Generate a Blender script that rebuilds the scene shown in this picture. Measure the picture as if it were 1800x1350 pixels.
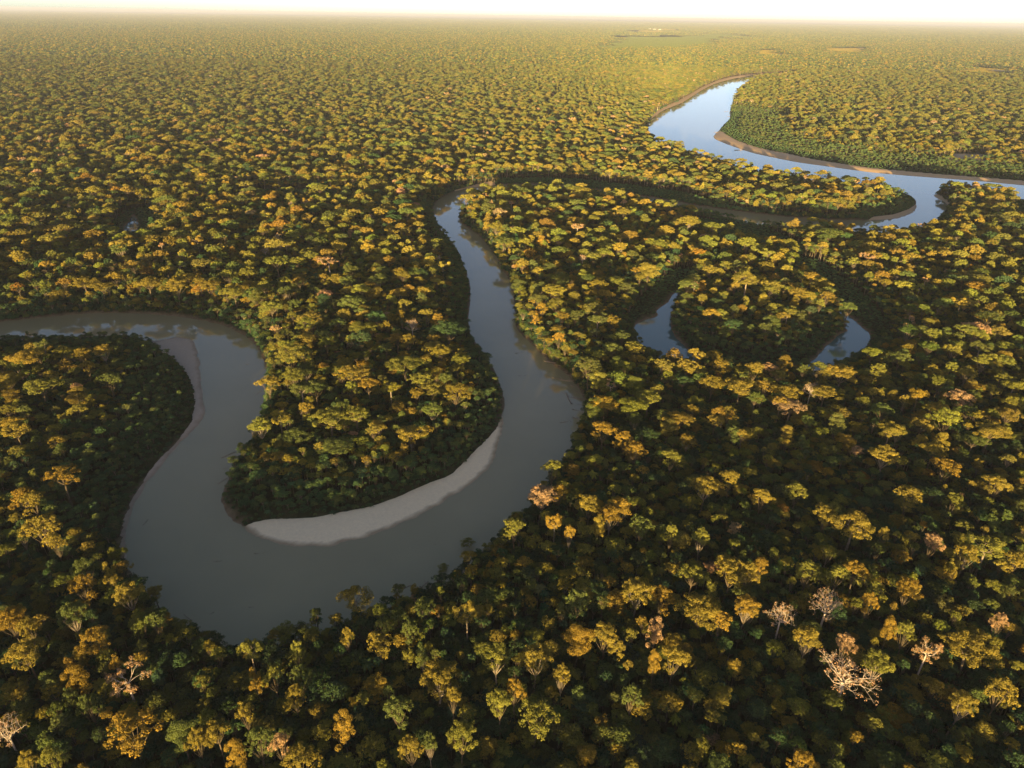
import bpy, math, random
import numpy as np
from mathutils import Vector, Matrix

scene = bpy.context.scene
for o in list(bpy.data.objects):
    bpy.data.objects.remove(o)

# ------------------------------------------------------------------ camera, sky, sun, exposure
CAM_H = 300.0
PITCH = math.radians(27.31)
ROLL = math.radians(0.95)
LENS = 36.0 * 1255.0 / 1800.0
cam_data = bpy.data.cameras.new("camera")
cam_data.lens = LENS
cam_data.sensor_width = 36.0
cam_data.sensor_fit = 'HORIZONTAL'
cam_data.clip_start = 1.0
cam_data.clip_end = 300000.0
cam = bpy.data.objects.new("camera", cam_data)
CAM_M = Matrix.Rotation(math.pi / 2 - PITCH, 3, 'X') @ Matrix.Rotation(ROLL, 3, 'Z')
cam.matrix_world = Matrix.Translation((0, 0, CAM_H)) @ CAM_M.to_4x4()
scene.collection.objects.link(cam)
scene.camera = cam

SUN_EL = math.radians(3.9)
SUN_BEHIND_LEFT = math.radians(11.0)      # how far the sun stands to the left of straight behind the camera
world = bpy.data.worlds.new("World")
scene.world = world
world.use_nodes = True
wn = world.node_tree.nodes
wl = world.node_tree.links
wn.clear()
w_out = wn.new('ShaderNodeOutputWorld')
w_bg = wn.new('ShaderNodeBackground')
w_sky = wn.new('ShaderNodeTexSky')
w_sky.sky_type = 'NISHITA'
w_sky.sun_disc = False
w_sky.sun_elevation = SUN_EL
w_sky.sun_rotation = math.pi + SUN_BEHIND_LEFT
w_sky.altitude = 200.0
w_sky.air_density = 0.3
w_sky.dust_density = 0.8
w_sky.ozone_density = 0.0
w_bg.inputs['Strength'].default_value = 0.076
w_tint = wn.new('ShaderNodeMix')
w_tint.data_type = 'RGBA'
w_tint.blend_type = 'MULTIPLY'
w_tint.inputs[0].default_value = 1.0
w_tint.inputs[7].default_value = (1.0, 0.965, 0.95, 1.0)      # slightly hazier, less green air than the model's
wl.new(w_sky.outputs['Color'], w_tint.inputs[6])
wl.new(w_tint.outputs[2], w_bg.inputs['Color'])
wl.new(w_bg.outputs['Background'], w_out.inputs['Surface'])

sun_data = bpy.data.lights.new("sun", 'SUN')
sun_data.energy = 5.0
sun_data.angle = math.radians(0.55)
sun_data.color = (1.0, 0.70, 0.28)
sun = bpy.data.objects.new("sun", sun_data)
to_sun = Vector((-math.sin(SUN_BEHIND_LEFT) * math.cos(SUN_EL), -math.cos(SUN_BEHIND_LEFT) * math.cos(SUN_EL), math.sin(SUN_EL)))
sun.rotation_euler = (-to_sun).to_track_quat('-Z', 'Y').to_euler()
sun.location = to_sun * 400
scene.collection.objects.link(sun)

scene.view_settings.view_transform = 'Standard'
scene.view_settings.look = 'None'
scene.view_settings.exposure = 2.35
scene.view_settings.gamma = 1.0
scene.view_settings.use_curve_mapping = False
scene.render.engine = 'CYCLES'
cy = scene.cycles
cy.max_bounces = 6
cy.diffuse_bounces = 1
cy.glossy_bounces = 2
cy.transmission_bounces = 2
cy.transparent_max_bounces = 4
cy.volume_bounces = 0
cy.caustics_reflective = False
cy.caustics_refractive = False
cy.use_denoising = True
cy.denoiser = 'OPENIMAGEDENOISE'
cy.denoising_input_passes = 'RGB_ALBEDO_NORMAL'
cy.sample_clamp_indirect = 4.0

rng = np.random.default_rng(7)
random.seed(7)

# ------------------------------------------------------------------ plan of the place, in metres (x right, y ahead)
RIVER = [(-616.9, 673.8), (-550.6, 707.5), (-535.9, 711.4), (-512.5, 720.6), (-479.1, 732.0), (-438.4, 737.3), (-392.8, 734.2), (-354.7, 725.9), (-313.3, 708.2), (-290.0, 690.6), (-265.9, 666.5), (-249.6, 639.4), (-236.5, 614.0), (-224.9, 582.1), (-214.6, 541.7), (-206.2, 498.0), (-201.3, 476.0), (-202.4, 449.7), (-203.3, 432.2), (-201.2, 407.5), (-198.9, 398.3), (-194.6, 391.0), (-187.6, 381.4), (-177.9, 373.2), (-169.1, 365.9), (-157.6, 358.8), (-142.5, 354.2), (-131.3, 352.9), (-113.6, 353.9), (-100.2, 359.2), (-86.9, 366.3), (-66.9, 381.5), (-49.5, 397.6), (-38.8, 411.0), (-27.5, 423.7), (-15.9, 444.4), (-12.2, 461.6), (-8.5, 491.0), (-7.1, 513.7), (-6.1, 541.0), (-7.4, 556.6), (-11.5, 582.0), (-17.6, 611.5), (-28.7, 643.9), (-39.5, 676.2), (-45.4, 697.2), (-50.1, 743.0), (-51.4, 807.7), (-56.2, 865.0), (-67.4, 923.6), (-79.9, 989.5), (-97.0, 1048.0), (-114.3, 1095.7), (-130.5, 1166.7), (-141.9, 1246.1), (-139.6, 1302.4), (-127.9, 1344.8), (-109.7, 1385.2), (-84.0, 1412.6), (-51.6, 1436.1), (-6.6, 1445.0), (50.3, 1454.8), (106.3, 1437.8), (170.6, 1406.5), (231.0, 1366.6), (288.5, 1328.7), (332.7, 1291.9), (394.0, 1254.2), (463.4, 1222.9), (525.9, 1207.8), (573.9, 1207.1), (613.6, 1209.7), (654.1, 1223.9), (695.3, 1258.2), (728.1, 1302.2), (750.9, 1348.1), (764.2, 1387.6), (757.8, 1408.9), (735.8, 1440.2), (677.7, 1462.5), (634.4, 1499.8), (587.1, 1532.1), (533.9, 1553.0), (487.1, 1602.4), (449.7, 1704.6), (409.5, 1828.2), (386.9, 1933.4), (377.2, 2073.7), (396.3, 2255.8), (429.7, 2447.5), (470.1, 2586.6), (550.6, 2814.1), (665.0, 3064.6), (843.7, 3552.5), (1014.5, 3984.1), (1229.5, 4402.5), (1502.9, 4771.0), (1727.6, 4919.3), (1683.7, 4693.6), (1397.3, 4380.2), (1344.6, 4329.1), (1213.2, 4015.7), (1071.5, 3666.8), (924.5, 3242.4), (801.7, 2858.9), (724.2, 2572.6), (660.8, 2407.7), (618.9, 2290.1), (565.0, 2146.4), (559.6, 2072.6), (575.7, 1968.1), (595.9, 1882.0), (622.0, 1827.0), (667.0, 1754.2), (717.0, 1708.2), (764.7, 1664.3), (823.2, 1623.6), (917.8, 1587.8), (1008.7, 1553.4), (1062.4, 1523.3), (1200.6, 1469.0), (1092.7, 1330.0), (975.2, 1392.6), (925.5, 1418.3), (873.8, 1444.6), (841.7, 1434.3), (817.3, 1414.9), (809.2, 1380.3), (804.4, 1342.8), (781.0, 1293.4), (733.8, 1232.3), (688.2, 1174.7), (636.2, 1127.6), (597.8, 1104.2), (571.4, 1095.4), (547.9, 1093.1), (493.4, 1127.8), (434.9, 1141.8), (373.1, 1181.8), (312.4, 1248.5), (252.4, 1304.2), (185.1, 1345.2), (102.9, 1387.4), (26.7, 1396.7), (-27.5, 1363.3), (-57.4, 1309.3), (-79.7, 1267.4), (-90.0, 1212.9), (-90.8, 1170.8), (-85.1, 1142.6), (-71.1, 1109.0), (-56.1, 1077.2), (-41.1, 1029.0), (-25.2, 968.4), (-13.7, 906.5), (-2.1, 851.1), (1.7, 793.2), (2.6, 739.9), (5.1, 707.6), (14.1, 683.8), (25.3, 655.7), (35.7, 629.5), (45.9, 612.3), (55.5, 593.4), (61.2, 570.9), (63.6, 549.6), (62.6, 531.4), (56.9, 508.3), (50.7, 486.8), (43.8, 459.5), (36.6, 441.6), (24.2, 415.6), (10.6, 385.1), (2.1, 367.9), (-5.7, 357.6), (-15.8, 343.6), (-27.9, 327.8), (-37.5, 315.4), (-46.5, 307.8), (-55.8, 303.6), (-64.8, 298.8), (-79.1, 290.6), (-93.2, 284.0), (-107.3, 278.6), (-122.4, 269.4), (-136.6, 267.5), (-152.4, 270.3), (-171.0, 279.3), (-186.3, 287.3), (-200.7, 298.5), (-218.1, 317.1), (-232.5, 334.9), (-244.1, 355.5), (-250.5, 372.5), (-255.5, 390.7), (-258.8, 410.3), (-258.3, 431.4), (-258.3, 450.2), (-258.2, 470.3), (-255.1, 490.1), (-255.6, 510.2), (-259.6, 526.4), (-273.6, 554.7), (-287.7, 587.8), (-301.2, 617.8), (-317.5, 650.3), (-327.7, 666.8), (-334.6, 672.3), (-351.8, 671.6), (-360.8, 663.8), (-368.8, 662.9), (-383.4, 667.9), (-402.0, 671.3), (-434.6, 667.5), (-473.2, 664.4), (-513.5, 655.4), (-575.0, 624.0)]
LAKE = [(211.2, 848.9), (200.8, 836.0), (191.4, 819.5), (184.2, 799.8), (170.7, 780.6), (163.2, 767.7), (164.7, 757.3), (155.1, 746.6), (141.6, 737.6), (129.7, 714.5), (131.8, 670.4), (132.9, 646.8), (146.4, 633.9), (158.5, 625.2), (168.8, 616.2), (182.4, 634.0), (178.1, 664.6), (174.8, 683.0), (171.5, 702.3), (173.8, 730.8), (181.6, 765.0), (190.3, 792.6), (205.0, 832.1)]
LAKE2 = [(280.6, 604.8), (291.3, 606.0), (314.0, 629.5), (337.6, 646.3), (361.8, 673.4), (383.3, 705.0), (384.9, 730.1), (384.9, 746.6), (383.7, 767.0), (381.8, 786.6), (380.8, 799.5), (375.3, 771.9), (369.4, 749.2), (365.2, 730.9), (365.0, 721.3), (351.7, 709.8), (338.8, 694.1), (318.4, 668.8), (303.0, 647.7), (291.2, 634.1)]
POND = [(-626.4, 1162.0), (-599.9, 1123.7), (-579.5, 1080.6), (-577.4, 1058.1), (-590.4, 1063.7), (-604.6, 1089.0), (-610.5, 1119.5)]
SAND = {'main': [(-172.7, 371.0), (-167.4, 375.3), (-149.6, 378.7), (-131.0, 379.8), (-113.5, 386.4), (-95.5, 392.5), (-77.9, 404.6), (-63.6, 417.1), (-52.3, 425.8), (-42.6, 433.3), (-30.4, 458.7), (-20.3, 479.4), (-11.9, 501.5), (-7.3, 525.1), (-2.9, 525.2), (-4.2, 482.5), (-7.7, 457.8), (-12.5, 441.5), (-25.1, 416.8), (-45.0, 391.4), (-64.3, 376.2), (-84.1, 360.7), (-99.1, 353.7), (-112.4, 349.0), (-130.0, 348.1), (-141.8, 349.4), (-159.1, 355.5), (-170.7, 365.3)], 'lefttop': [(-380.5, 670.4), (-354.3, 677.4), (-336.9, 678.1), (-325.9, 669.8), (-315.3, 653.2), (-295.5, 611.7), (-268.1, 544.3), (-257.7, 526.5), (-253.6, 507.4), (-252.5, 489.3), (-256.9, 462.2), (-258.7, 454.1), (-261.9, 455.6), (-261.2, 483.0), (-264.0, 509.9), (-273.8, 539.0), (-293.3, 578.3), (-315.9, 608.5), (-348.6, 638.2)], 'leftlow': [(-259.5, 458.1), (-257.2, 424.2), (-254.6, 397.1), (-250.8, 378.5), (-241.2, 355.6), (-231.6, 335.6), (-236.6, 334.5), (-248.3, 358.2), (-256.7, 381.4), (-261.2, 406.8), (-263.7, 431.2), (-262.9, 458.0)], 'upper': [(613.6, 2289.5), (561.6, 2146.1), (548.1, 2051.3), (565.8, 1931.0), (611.9, 1794.5), (656.6, 1724.1), (753.3, 1637.0), (811.2, 1597.5), (904.7, 1562.7), (1047.7, 1500.0), (1184.5, 1447.2), (1217.1, 1491.4), (1081.3, 1553.4), (1023.3, 1578.3), (931.4, 1613.6), (838.8, 1657.4), (779.4, 1699.7), (706.2, 1787.9), (673.8, 1856.2), (626.7, 1937.1), (602.3, 2067.1), (600.9, 2172.2)], 'islet': [(652.0, 2520.3), (698.8, 2648.2), (740.8, 2719.1), (766.5, 2739.5), (721.0, 2588.8), (687.4, 2510.3)], 'farbank': [(430.7, 2463.7), (470.1, 2586.6), (550.6, 2814.1), (665.0, 3064.6), (843.7, 3552.5), (1014.5, 3984.1), (1229.5, 4402.5), (1502.9, 4771.0), (1518.5, 4822.4), (1252.4, 4512.5), (996.1, 3980.5), (827.3, 3549.6), (662.1, 3106.8), (548.8, 2850.3), (451.0, 2553.6)], 'bend': [(-115.1, 1384.7), (-84.6, 1422.9), (-50.1, 1457.8), (-40.0, 1426.4), (-77.7, 1397.7), (-108.6, 1370.4)], 'spit': [(598.6, 1197.5), (648.5, 1212.0), (695.3, 1250.2), (729.1, 1298.0), (739.4, 1329.2), (709.9, 1292.4), (660.4, 1247.8), (617.4, 1229.2)], 'eastlip': [(806.3, 1404.2), (801.8, 1370.3), (796.7, 1324.4), (811.1, 1343.3), (820.1, 1390.6), (827.4, 1425.6)]}
BARS = {'P1': [(-573.3, 653.9), (-480.9, 672.1), (-407.7, 678.1), (-363.2, 668.2), (-323.7, 657.0), (-298.8, 611.6), (-274.6, 554.6), (-258.4, 510.1), (-258.2, 470.3), (-258.3, 431.4), (-258.8, 410.3)], 'P2': [(-200.1, 405.2), (-186.3, 386.3), (-171.9, 377.6), (-150.0, 379.9), (-113.5, 386.4), (-77.9, 404.6), (-42.6, 433.3), (-20.3, 479.4), (-7.3, 525.1), (-6.3, 553.4), (-11.9, 598.0), (-29.7, 666.1), (-47.0, 721.3)], 'P3': [(749.0, 2703.6), (618.9, 2290.1), (602.3, 2067.1), (673.8, 1856.2), (779.4, 1699.7), (931.4, 1613.6), (1081.3, 1553.4)], 'N1': [(-7.4, 556.6), (-17.8, 615.7), (-28.9, 648.3), (-45.7, 702.0), (-50.1, 743.0), (-51.4, 807.7), (-56.6, 870.9), (-80.4, 996.3), (-115.1, 1103.2), (-141.9, 1246.1)], 'N2': [(129.7, 714.5), (132.9, 670.4), (135.0, 651.3), (147.4, 638.3), (161.6, 625.7)], 'N8': [(289.6, 608.0), (315.6, 633.0), (339.3, 649.9), (360.6, 671.1)], 'N9': [(170.3, 696.2), (177.2, 660.4), (190.8, 639.4), (221.3, 627.6), (254.1, 626.3), (291.1, 636.7), (316.8, 664.5), (337.0, 689.6)], 'N3': [(396.3, 2255.8), (392.4, 1960.9), (456.1, 1728.8), (539.6, 1569.4), (641.1, 1515.5), (740.9, 1450.2)], 'N4': [(-579.0, 628.4), (-517.0, 659.9), (-476.5, 669.0), (-404.7, 675.9), (-368.8, 662.9), (-348.2, 663.1)], 'N5': [(879.9, 1454.5), (931.9, 1428.2), (985.5, 1407.2), (1100.4, 1339.3)], 'N6': [(43.8, 459.5), (24.4, 418.6), (2.1, 371.8), (-15.9, 346.0), (-37.7, 317.7), (-56.0, 304.6), (-79.4, 291.6), (-107.3, 278.6), (-137.1, 268.5), (-171.6, 280.3), (-202.1, 300.6)], 'N7': [(736.3, 1236.6), (645.2, 1143.4), (581.5, 1114.8), (491.7, 1123.9)], 'P5': [(-28.0, 1386.4), (26.9, 1405.7), (103.6, 1396.3), (187.0, 1358.6), (255.0, 1317.3), (315.7, 1261.2), (379.6, 1202.0), (445.6, 1169.4)], 'P4': [(617.1, 1217.6), (703.6, 1275.2), (741.6, 1329.4), (777.6, 1427.0)]}
MARSH = {'m1': [(130.0, 735.5), (152.4, 790.8), (188.8, 862.6), (216.0, 909.0), (236.8, 914.8), (216.4, 853.3), (200.3, 829.9), (169.4, 773.4), (143.4, 732.8)], 'm2': [(397.9, 989.1), (419.5, 953.8), (424.1, 844.7), (412.9, 747.8), (394.4, 693.4), (378.7, 698.8), (386.7, 774.2), (381.2, 810.9), (376.4, 894.1)], 'm3': [(-621.3, 1104.9), (-638.0, 1176.4), (-615.6, 1197.4), (-581.2, 1146.5), (-537.6, 1038.7), (-531.0, 991.9), (-559.2, 993.1), (-594.5, 1047.6)], 'm4': [(-513.8, 1339.9), (-370.7, 1360.4), (-273.7, 1301.7), (-348.3, 1269.9), (-485.0, 1286.4)], 'm5': [(303.9, 1185.9), (394.6, 1155.4), (424.3, 1029.6), (384.8, 967.3), (345.8, 1048.5), (286.6, 1107.8)], 'm6': [(-30.1, 1487.2), (110.1, 1498.5), (220.2, 1446.7), (320.6, 1382.9), (366.1, 1303.0), (300.0, 1334.1), (171.7, 1416.8), (50.5, 1460.3), (-29.3, 1448.5)], 'm7': [(957.1, 1391.0), (1031.2, 1420.8), (873.5, 1178.5), (841.0, 1194.5)], 'm8': [(-502.6, 788.5), (-479.4, 829.6), (-462.9, 810.0), (-460.7, 771.7), (-488.0, 761.3)]}
FIELDS = {'f1': [(794.3, 7843.2), (1710.7, 8468.1), (2618.0, 10408.6), (3326.7, 14089.9), (1842.1, 13549.0)], 'f2': [(2052.7, 6943.7), (2372.5, 7045.0), (2874.8, 8629.8), (2552.9, 8508.1)], 'f3': [(2976.4, 7772.3), (3528.8, 8079.4), (4392.5, 9849.6), (3648.0, 9384.1)], 'f4': [(2793.5, 4963.3), (3058.4, 4833.5), (3606.5, 5695.2), (3343.6, 5817.8)], 'f5': [(2487.7, 16596.5), (3336.8, 16691.6), (4547.2, 23231.5), (3652.2, 23332.8)], 'f6': [(2635.5, 12685.1), (3823.1, 13348.2), (4968.8, 17851.8), (3476.4, 16790.9)], 'f7': [(1050.9, 1774.1), (1118.4, 1772.8), (1182.1, 1888.1), (1116.7, 1890.2)]}
LIST = [
 (-56.9, 272.8, 6.2, 'V', 'd', '', 22.0), (-45.4, 279.9, 6.4, 'V', 'd', '', 22.0), (-62.7, 267.9, 5.6, 'V', 'd', '', 21.0), (-273.6, 331.4, 11.7, 'G', 'd', 'big', 30.0),  # first three trees added to keep low sun off the river bend
 (-259.1, 319.0, 5.2, 'G', 'd', '', 30.0), (-230.8, 298.4, 7.4, 'V', 'd', '', 30.0), (-225.3, 285.3, 7.2, 'O', 'd', '', 30.0), (-218.1, 297.8, 4.1, 'G', 't', '', 30.0),
 (-198.8, 280.5, 7.9, 'G', 'd', '', 30.0), (-196.5, 297.7, 5.3, 'G', 'd', '', 15.0), (-247.4, 260.7, 9.0, 'O', 'd', '', 30.0), (-235.2, 254.7, 6.2, 'G', 'd', '', 30.0),
 (-219.9, 263.3, 7.6, 'V', 'd', '', 30.0), (-200.0, 248.9, 8.7, 'O', 'd', 'pair', 30.0), (-175.8, 260.4, 5.4, 'V', 'd', '', 30.0), (-226.4, 239.0, 9.1, 'G', 'u', 'feather', 30.0),
 (-198.0, 228.8, 5.8, 'O', 't', '', 30.0), (-173.2, 226.1, 9.1, 'P', 'w', 'pink', 30.0), (-182.1, 234.0, 3.1, 'O', 'f', '', 30.0), (-158.7, 199.3, 12.1, 'O', 'd', 'mottle', 30.0),
 (-183.6, 213.2, 5.6, 'V', 'd', '', 30.0), (-210.9, 199.1, 6.4, 'W', 'b', 'snag', 30.0), (-194.0, 185.2, 4.4, 'G', 'd', '', 30.0), (-185.3, 186.1, 5.1, 'Y', 'd', '', 30.0),
 (-137.8, 199.2, 6.6, 'V', 't', '', 30.0), (-129.4, 196.1, 5.0, 'G', 'd', '', 30.0), (-121.8, 199.5, 6.6, 'G', 'u', '', 30.0), (-111.2, 191.8, 4.7, 'O', 't', '', 30.0),
 (-103.6, 195.8, 7.0, 'V', 'd', '', 30.0), (-94.5, 194.7, 5.0, 'P', 'd', '', 30.0), (-83.0, 187.2, 8.6, 'G', 'd', '', 30.0), (-114.2, 210.7, 4.5, 'G', 'd', '', 30.0),
 (-122.6, 243.6, 6.0, 'Y', 'f', '', 30.0), (-116.4, 230.4, 3.6, 'O', 't', '', 30.0), (-101.1, 244.0, 4.6, 'Y', 'd', '', 30.0), (-107.8, 230.6, 5.3, 'Y', 'd', '', 30.0),
 (-96.4, 229.2, 6.9, 'V', 'd', '', 30.0), (-95.7, 219.9, 5.4, 'G', 'd', '', 30.0), (-81.0, 283.2, 9.3, 'G', 'f', 'lone', 24.0), (-62.6, 249.4, 7.9, 'G', 'd', '', 30.0),
 (-79.0, 255.1, 3.6, 'G', 'd', '', 30.0), (-48.6, 257.6, 4.8, 'V', 'd', '', 30.0), (-21.2, 269.6, 6.4, 'G', 'f', '', 30.0), (-32.5, 228.9, 10.2, 'G', 'd', 'dense', 30.0),
 (-24.4, 219.8, 4.0, 'G', 'd', '', 30.0), (-69.4, 204.5, 5.4, 'O', 't', '', 30.0), (-47.4, 212.0, 7.1, 'V', 'd', '', 30.0), (-38.9, 194.4, 5.8, 'G', 'd', '', 30.0),
 (-31.6, 197.1, 3.5, 'V', 'd', '', 30.0), (-19.2, 200.0, 6.6, 'Y', 'd', '', 30.0), (-4.6, 240.9, 8.0, 'Y', 'd', '', 30.0), (-2.7, 217.3, 6.2, 'Y', 'd', '', 30.0),
 (-27.1, 355.3, 4.9, 'Y', 'd', '', 7.0), (-39.5, 333.6, 4.0, 'Y', 'd', '', 5.0), (-41.5, 245.3, 3.5, 'V', 't', '', 30.0), (3.1, 338.6, 7.5, 'Y', 'd', '', 30.0),
 (27.0, 343.5, 5.1, 'O', 'f', '', 30.0), (35.1, 335.7, 3.6, 'O', 'd', '', 30.0), (61.2, 352.1, 7.7, 'O', 'd', '', 30.0), (53.5, 345.3, 4.7, 'G', 't', '', 30.0),
 (78.3, 343.2, 8.3, 'V', 'd', '', 30.0), (95.5, 335.2, 5.0, 'Y', 'd', '', 30.0), (113.0, 331.0, 5.6, 'Y', 'd', '', 30.0), (122.1, 304.6, 12.0, 'G', 'd', 'twin', 30.0),
 (131.8, 303.5, 7.3, 'G', 'd', '', 30.0), (140.3, 309.6, 4.4, 'O', 'd', '', 30.0), (99.6, 299.5, 9.2, 'Y', 'u', '', 30.0), (67.4, 287.9, 9.3, 'G', 'd', '', 30.0),
 (81.3, 284.0, 7.3, 'O', 'd', '', 30.0), (100.0, 274.3, 11.8, 'G', 'd', 'fork', 30.0), (107.7, 268.6, 5.8, 'O', 'd', '', 30.0), (35.9, 278.9, 8.5, 'V', 'd', '', 30.0),
 (34.2, 255.8, 8.3, 'O', 't', 'thin', 30.0), (48.4, 257.2, 8.0, 'G', 'd', '', 30.0), (74.5, 262.2, 4.8, 'P', 't', '', 30.0), (123.3, 278.8, 6.9, 'O', 'd', '', 30.0),
 (140.7, 273.2, 7.1, 'W', 'b', '', 30.0), (167.4, 281.9, 9.2, 'W', 'b', 'grey', 30.0), (165.5, 305.6, 7.3, 'Y', 'd', '', 30.0), (182.1, 303.8, 7.0, 'Y', 'd', '', 30.0),
 (192.3, 304.9, 6.3, 'O', 'u', '', 30.0), (197.4, 292.2, 5.8, 'Y', 'd', '', 30.0), (189.8, 282.0, 5.1, 'O', 'd', '', 30.0), (214.4, 292.6, 6.8, 'O', 'd', '', 30.0),
 (147.5, 255.7, 6.8, 'G', 'd', '', 30.0), (164.7, 253.2, 5.3, 'P', 'd', '', 30.0), (158.6, 235.0, 13.5, 'W', 'b', 'bare', 30.0), (176.8, 243.0, 7.5, 'Y', 'd', '', 30.0),
 (203.2, 249.7, 6.4, 'P', 'w', 'palepink', 30.0), (226.4, 252.7, 14.4, 'G', 'u', 'huge', 30.0), (193.2, 266.7, 4.3, 'O', 't', '', 30.0), (199.4, 261.2, 5.7, 'Y', 'd', '', 30.0),
 (204.1, 221.3, 6.2, 'G', 'd', '', 30.0), (225.9, 227.8, 7.2, 'G', 'd', '', 30.0), (251.1, 269.8, 4.3, 'P', 'd', '', 30.0), (13.0, 243.0, 8.6, 'G', 'd', '', 30.0),
 (25.9, 231.7, 4.5, 'G', 'd', '', 30.0), (3.6, 225.0, 5.2, 'O', 'd', '', 30.0), (12.3, 210.3, 10.0, 'Y', 'd', 'lime', 30.0), (79.2, 242.7, 8.0, 'G', 'd', '', 30.0),
 (69.7, 242.5, 3.4, 'O', 't', '', 30.0), (55.9, 221.4, 4.9, 'V', 'd', '', 30.0), (206.7, 343.9, 12.7, 'G', 'f', 'pale', 30.0), (223.1, 337.9, 3.9, 'G', 'd', '', 30.0),
 (248.4, 331.9, 6.0, 'P', 'd', '', 30.0), (277.6, 327.5, 10.5, 'Y', 'f', 'fan', 30.0), (262.5, 321.2, 6.6, 'G', 'd', '', 30.0), (289.8, 318.0, 7.2, 'G', 'd', '', 30.0),
 (121.4, 189.6, 6.7, 'O', 'd', '', 30.0), (27.9, 404.2, 8.2, 'Y', 'd', '', 28.0), (18.6, 372.9, 10.0, 'P', 'd', 'bend', 28.0), (32.3, 378.2, 5.1, 'O', 'd', '', 28.0),
 (49.2, 362.1, 8.7, 'G', 'd', '', 30.0), (67.7, 359.7, 7.9, 'O', 'd', '', 30.0), (128.4, 388.5, 10.3, 'G', 'd', '', 28.0), (147.1, 395.6, 7.2, 'G', 'd', '', 28.0),
 (162.3, 376.9, 8.2, 'G', 'd', '', 28.0), (186.7, 383.8, 7.9, 'Y', 'd', '', 28.0), (194.7, 357.4, 8.9, 'G', 'd', '', 30.0), (112.4, 422.3, 8.9, 'Y', 'd', '', 28.0),
 (89.4, 428.9, 9.4, 'O', 'd', '', 28.0), (81.3, 444.0, 8.8, 'O', 'd', '', 28.0), (110.0, 505.8, 11.6, 'Y', 'u', '', 28.0), (68.1, 455.6, 11.2, 'O', 'd', '', 28.0),
 (189.4, 528.4, 15.1, 'G', 'u', '', 28.0), (224.4, 519.6, 12.9, 'G', 'u', '', 28.0), (257.6, 520.8, 10.9, 'G', 'u', '', 28.0), (265.9, 426.9, 10.6, 'G', 'd', '', 28.0),
 (302.5, 435.5, 9.9, 'G', 'u', '', 28.0), (358.1, 460.8, 13.5, 'G', 'u', '', 28.0), (366.6, 514.7, 12.3, 'P', 'd', '', 28.0), (258.9, 379.6, 9.4, 'G', 'd', '', 28.0),
 (285.4, 374.2, 7.7, 'Y', 'd', '', 28.0), (322.7, 394.1, 10.4, 'G', 'd', '', 28.0), (299.0, 413.6, 10.4, 'O', 'd', '', 28.0), (-91.4, 555.7, 16.5, 'Y', 'u', '', 28.0),
 (-75.2, 531.3, 10.6, 'Y', 'u', '', 28.0), (-116.8, 519.5, 8.9, 'O', 'u', '', 28.0), (-136.3, 463.2, 14.9, 'Y', 'u', '', 28.0), (-118.9, 472.3, 10.6, 'Y', 'u', '', 28.0),
 (-75.2, 456.9, 11.7, 'G', 'f', '', 19.0), (-145.8, 638.0, 14.6, 'Y', 'u', '', 28.0), (-145.2, 542.6, 10.3, 'Y', 'd', '', 28.0), (-184.4, 535.8, 11.7, 'Y', 'd', '', 28.0),
 (-201.8, 522.5, 11.4, 'G', 'd', '', 28.0), (-477.7, 755.7, 16.5, 'G', 'u', '', 28.0), (-454.9, 744.7, 15.3, 'G', 'u', '', 25.0), (-498.2, 737.3, 13.2, 'G', 'd', '', 19.0),
 (-406.8, 753.5, 16.5, 'G', 'u', '', 28.0), (-371.9, 745.9, 16.5, 'G', 'd', '', 28.0), (-379.2, 505.1, 16.0, 'Y', 'u', '', 28.0), (-410.9, 519.0, 12.9, 'G', 'u', '', 28.0),
 (-382.4, 526.3, 7.5, 'G', 'd', '', 28.0), (-126.8, 436.4, 13.1, 'V', 'd', '', 19.0), (-159.7, 451.0, 11.2, 'V', 'd', '', 19.0), (-295.4, 358.3, 8.2, 'G', 'd', '', 28.0),
 (-305.9, 363.9, 7.6, 'O', 'd', '', 28.0), (-291.7, 382.9, 11.8, 'O', 'u', '', 28.0), (-358.1, 441.9, 10.9, 'G', 'u', '', 28.0), (-334.5, 524.9, 10.0, 'V', 'd', '', 28.0),
]
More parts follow.
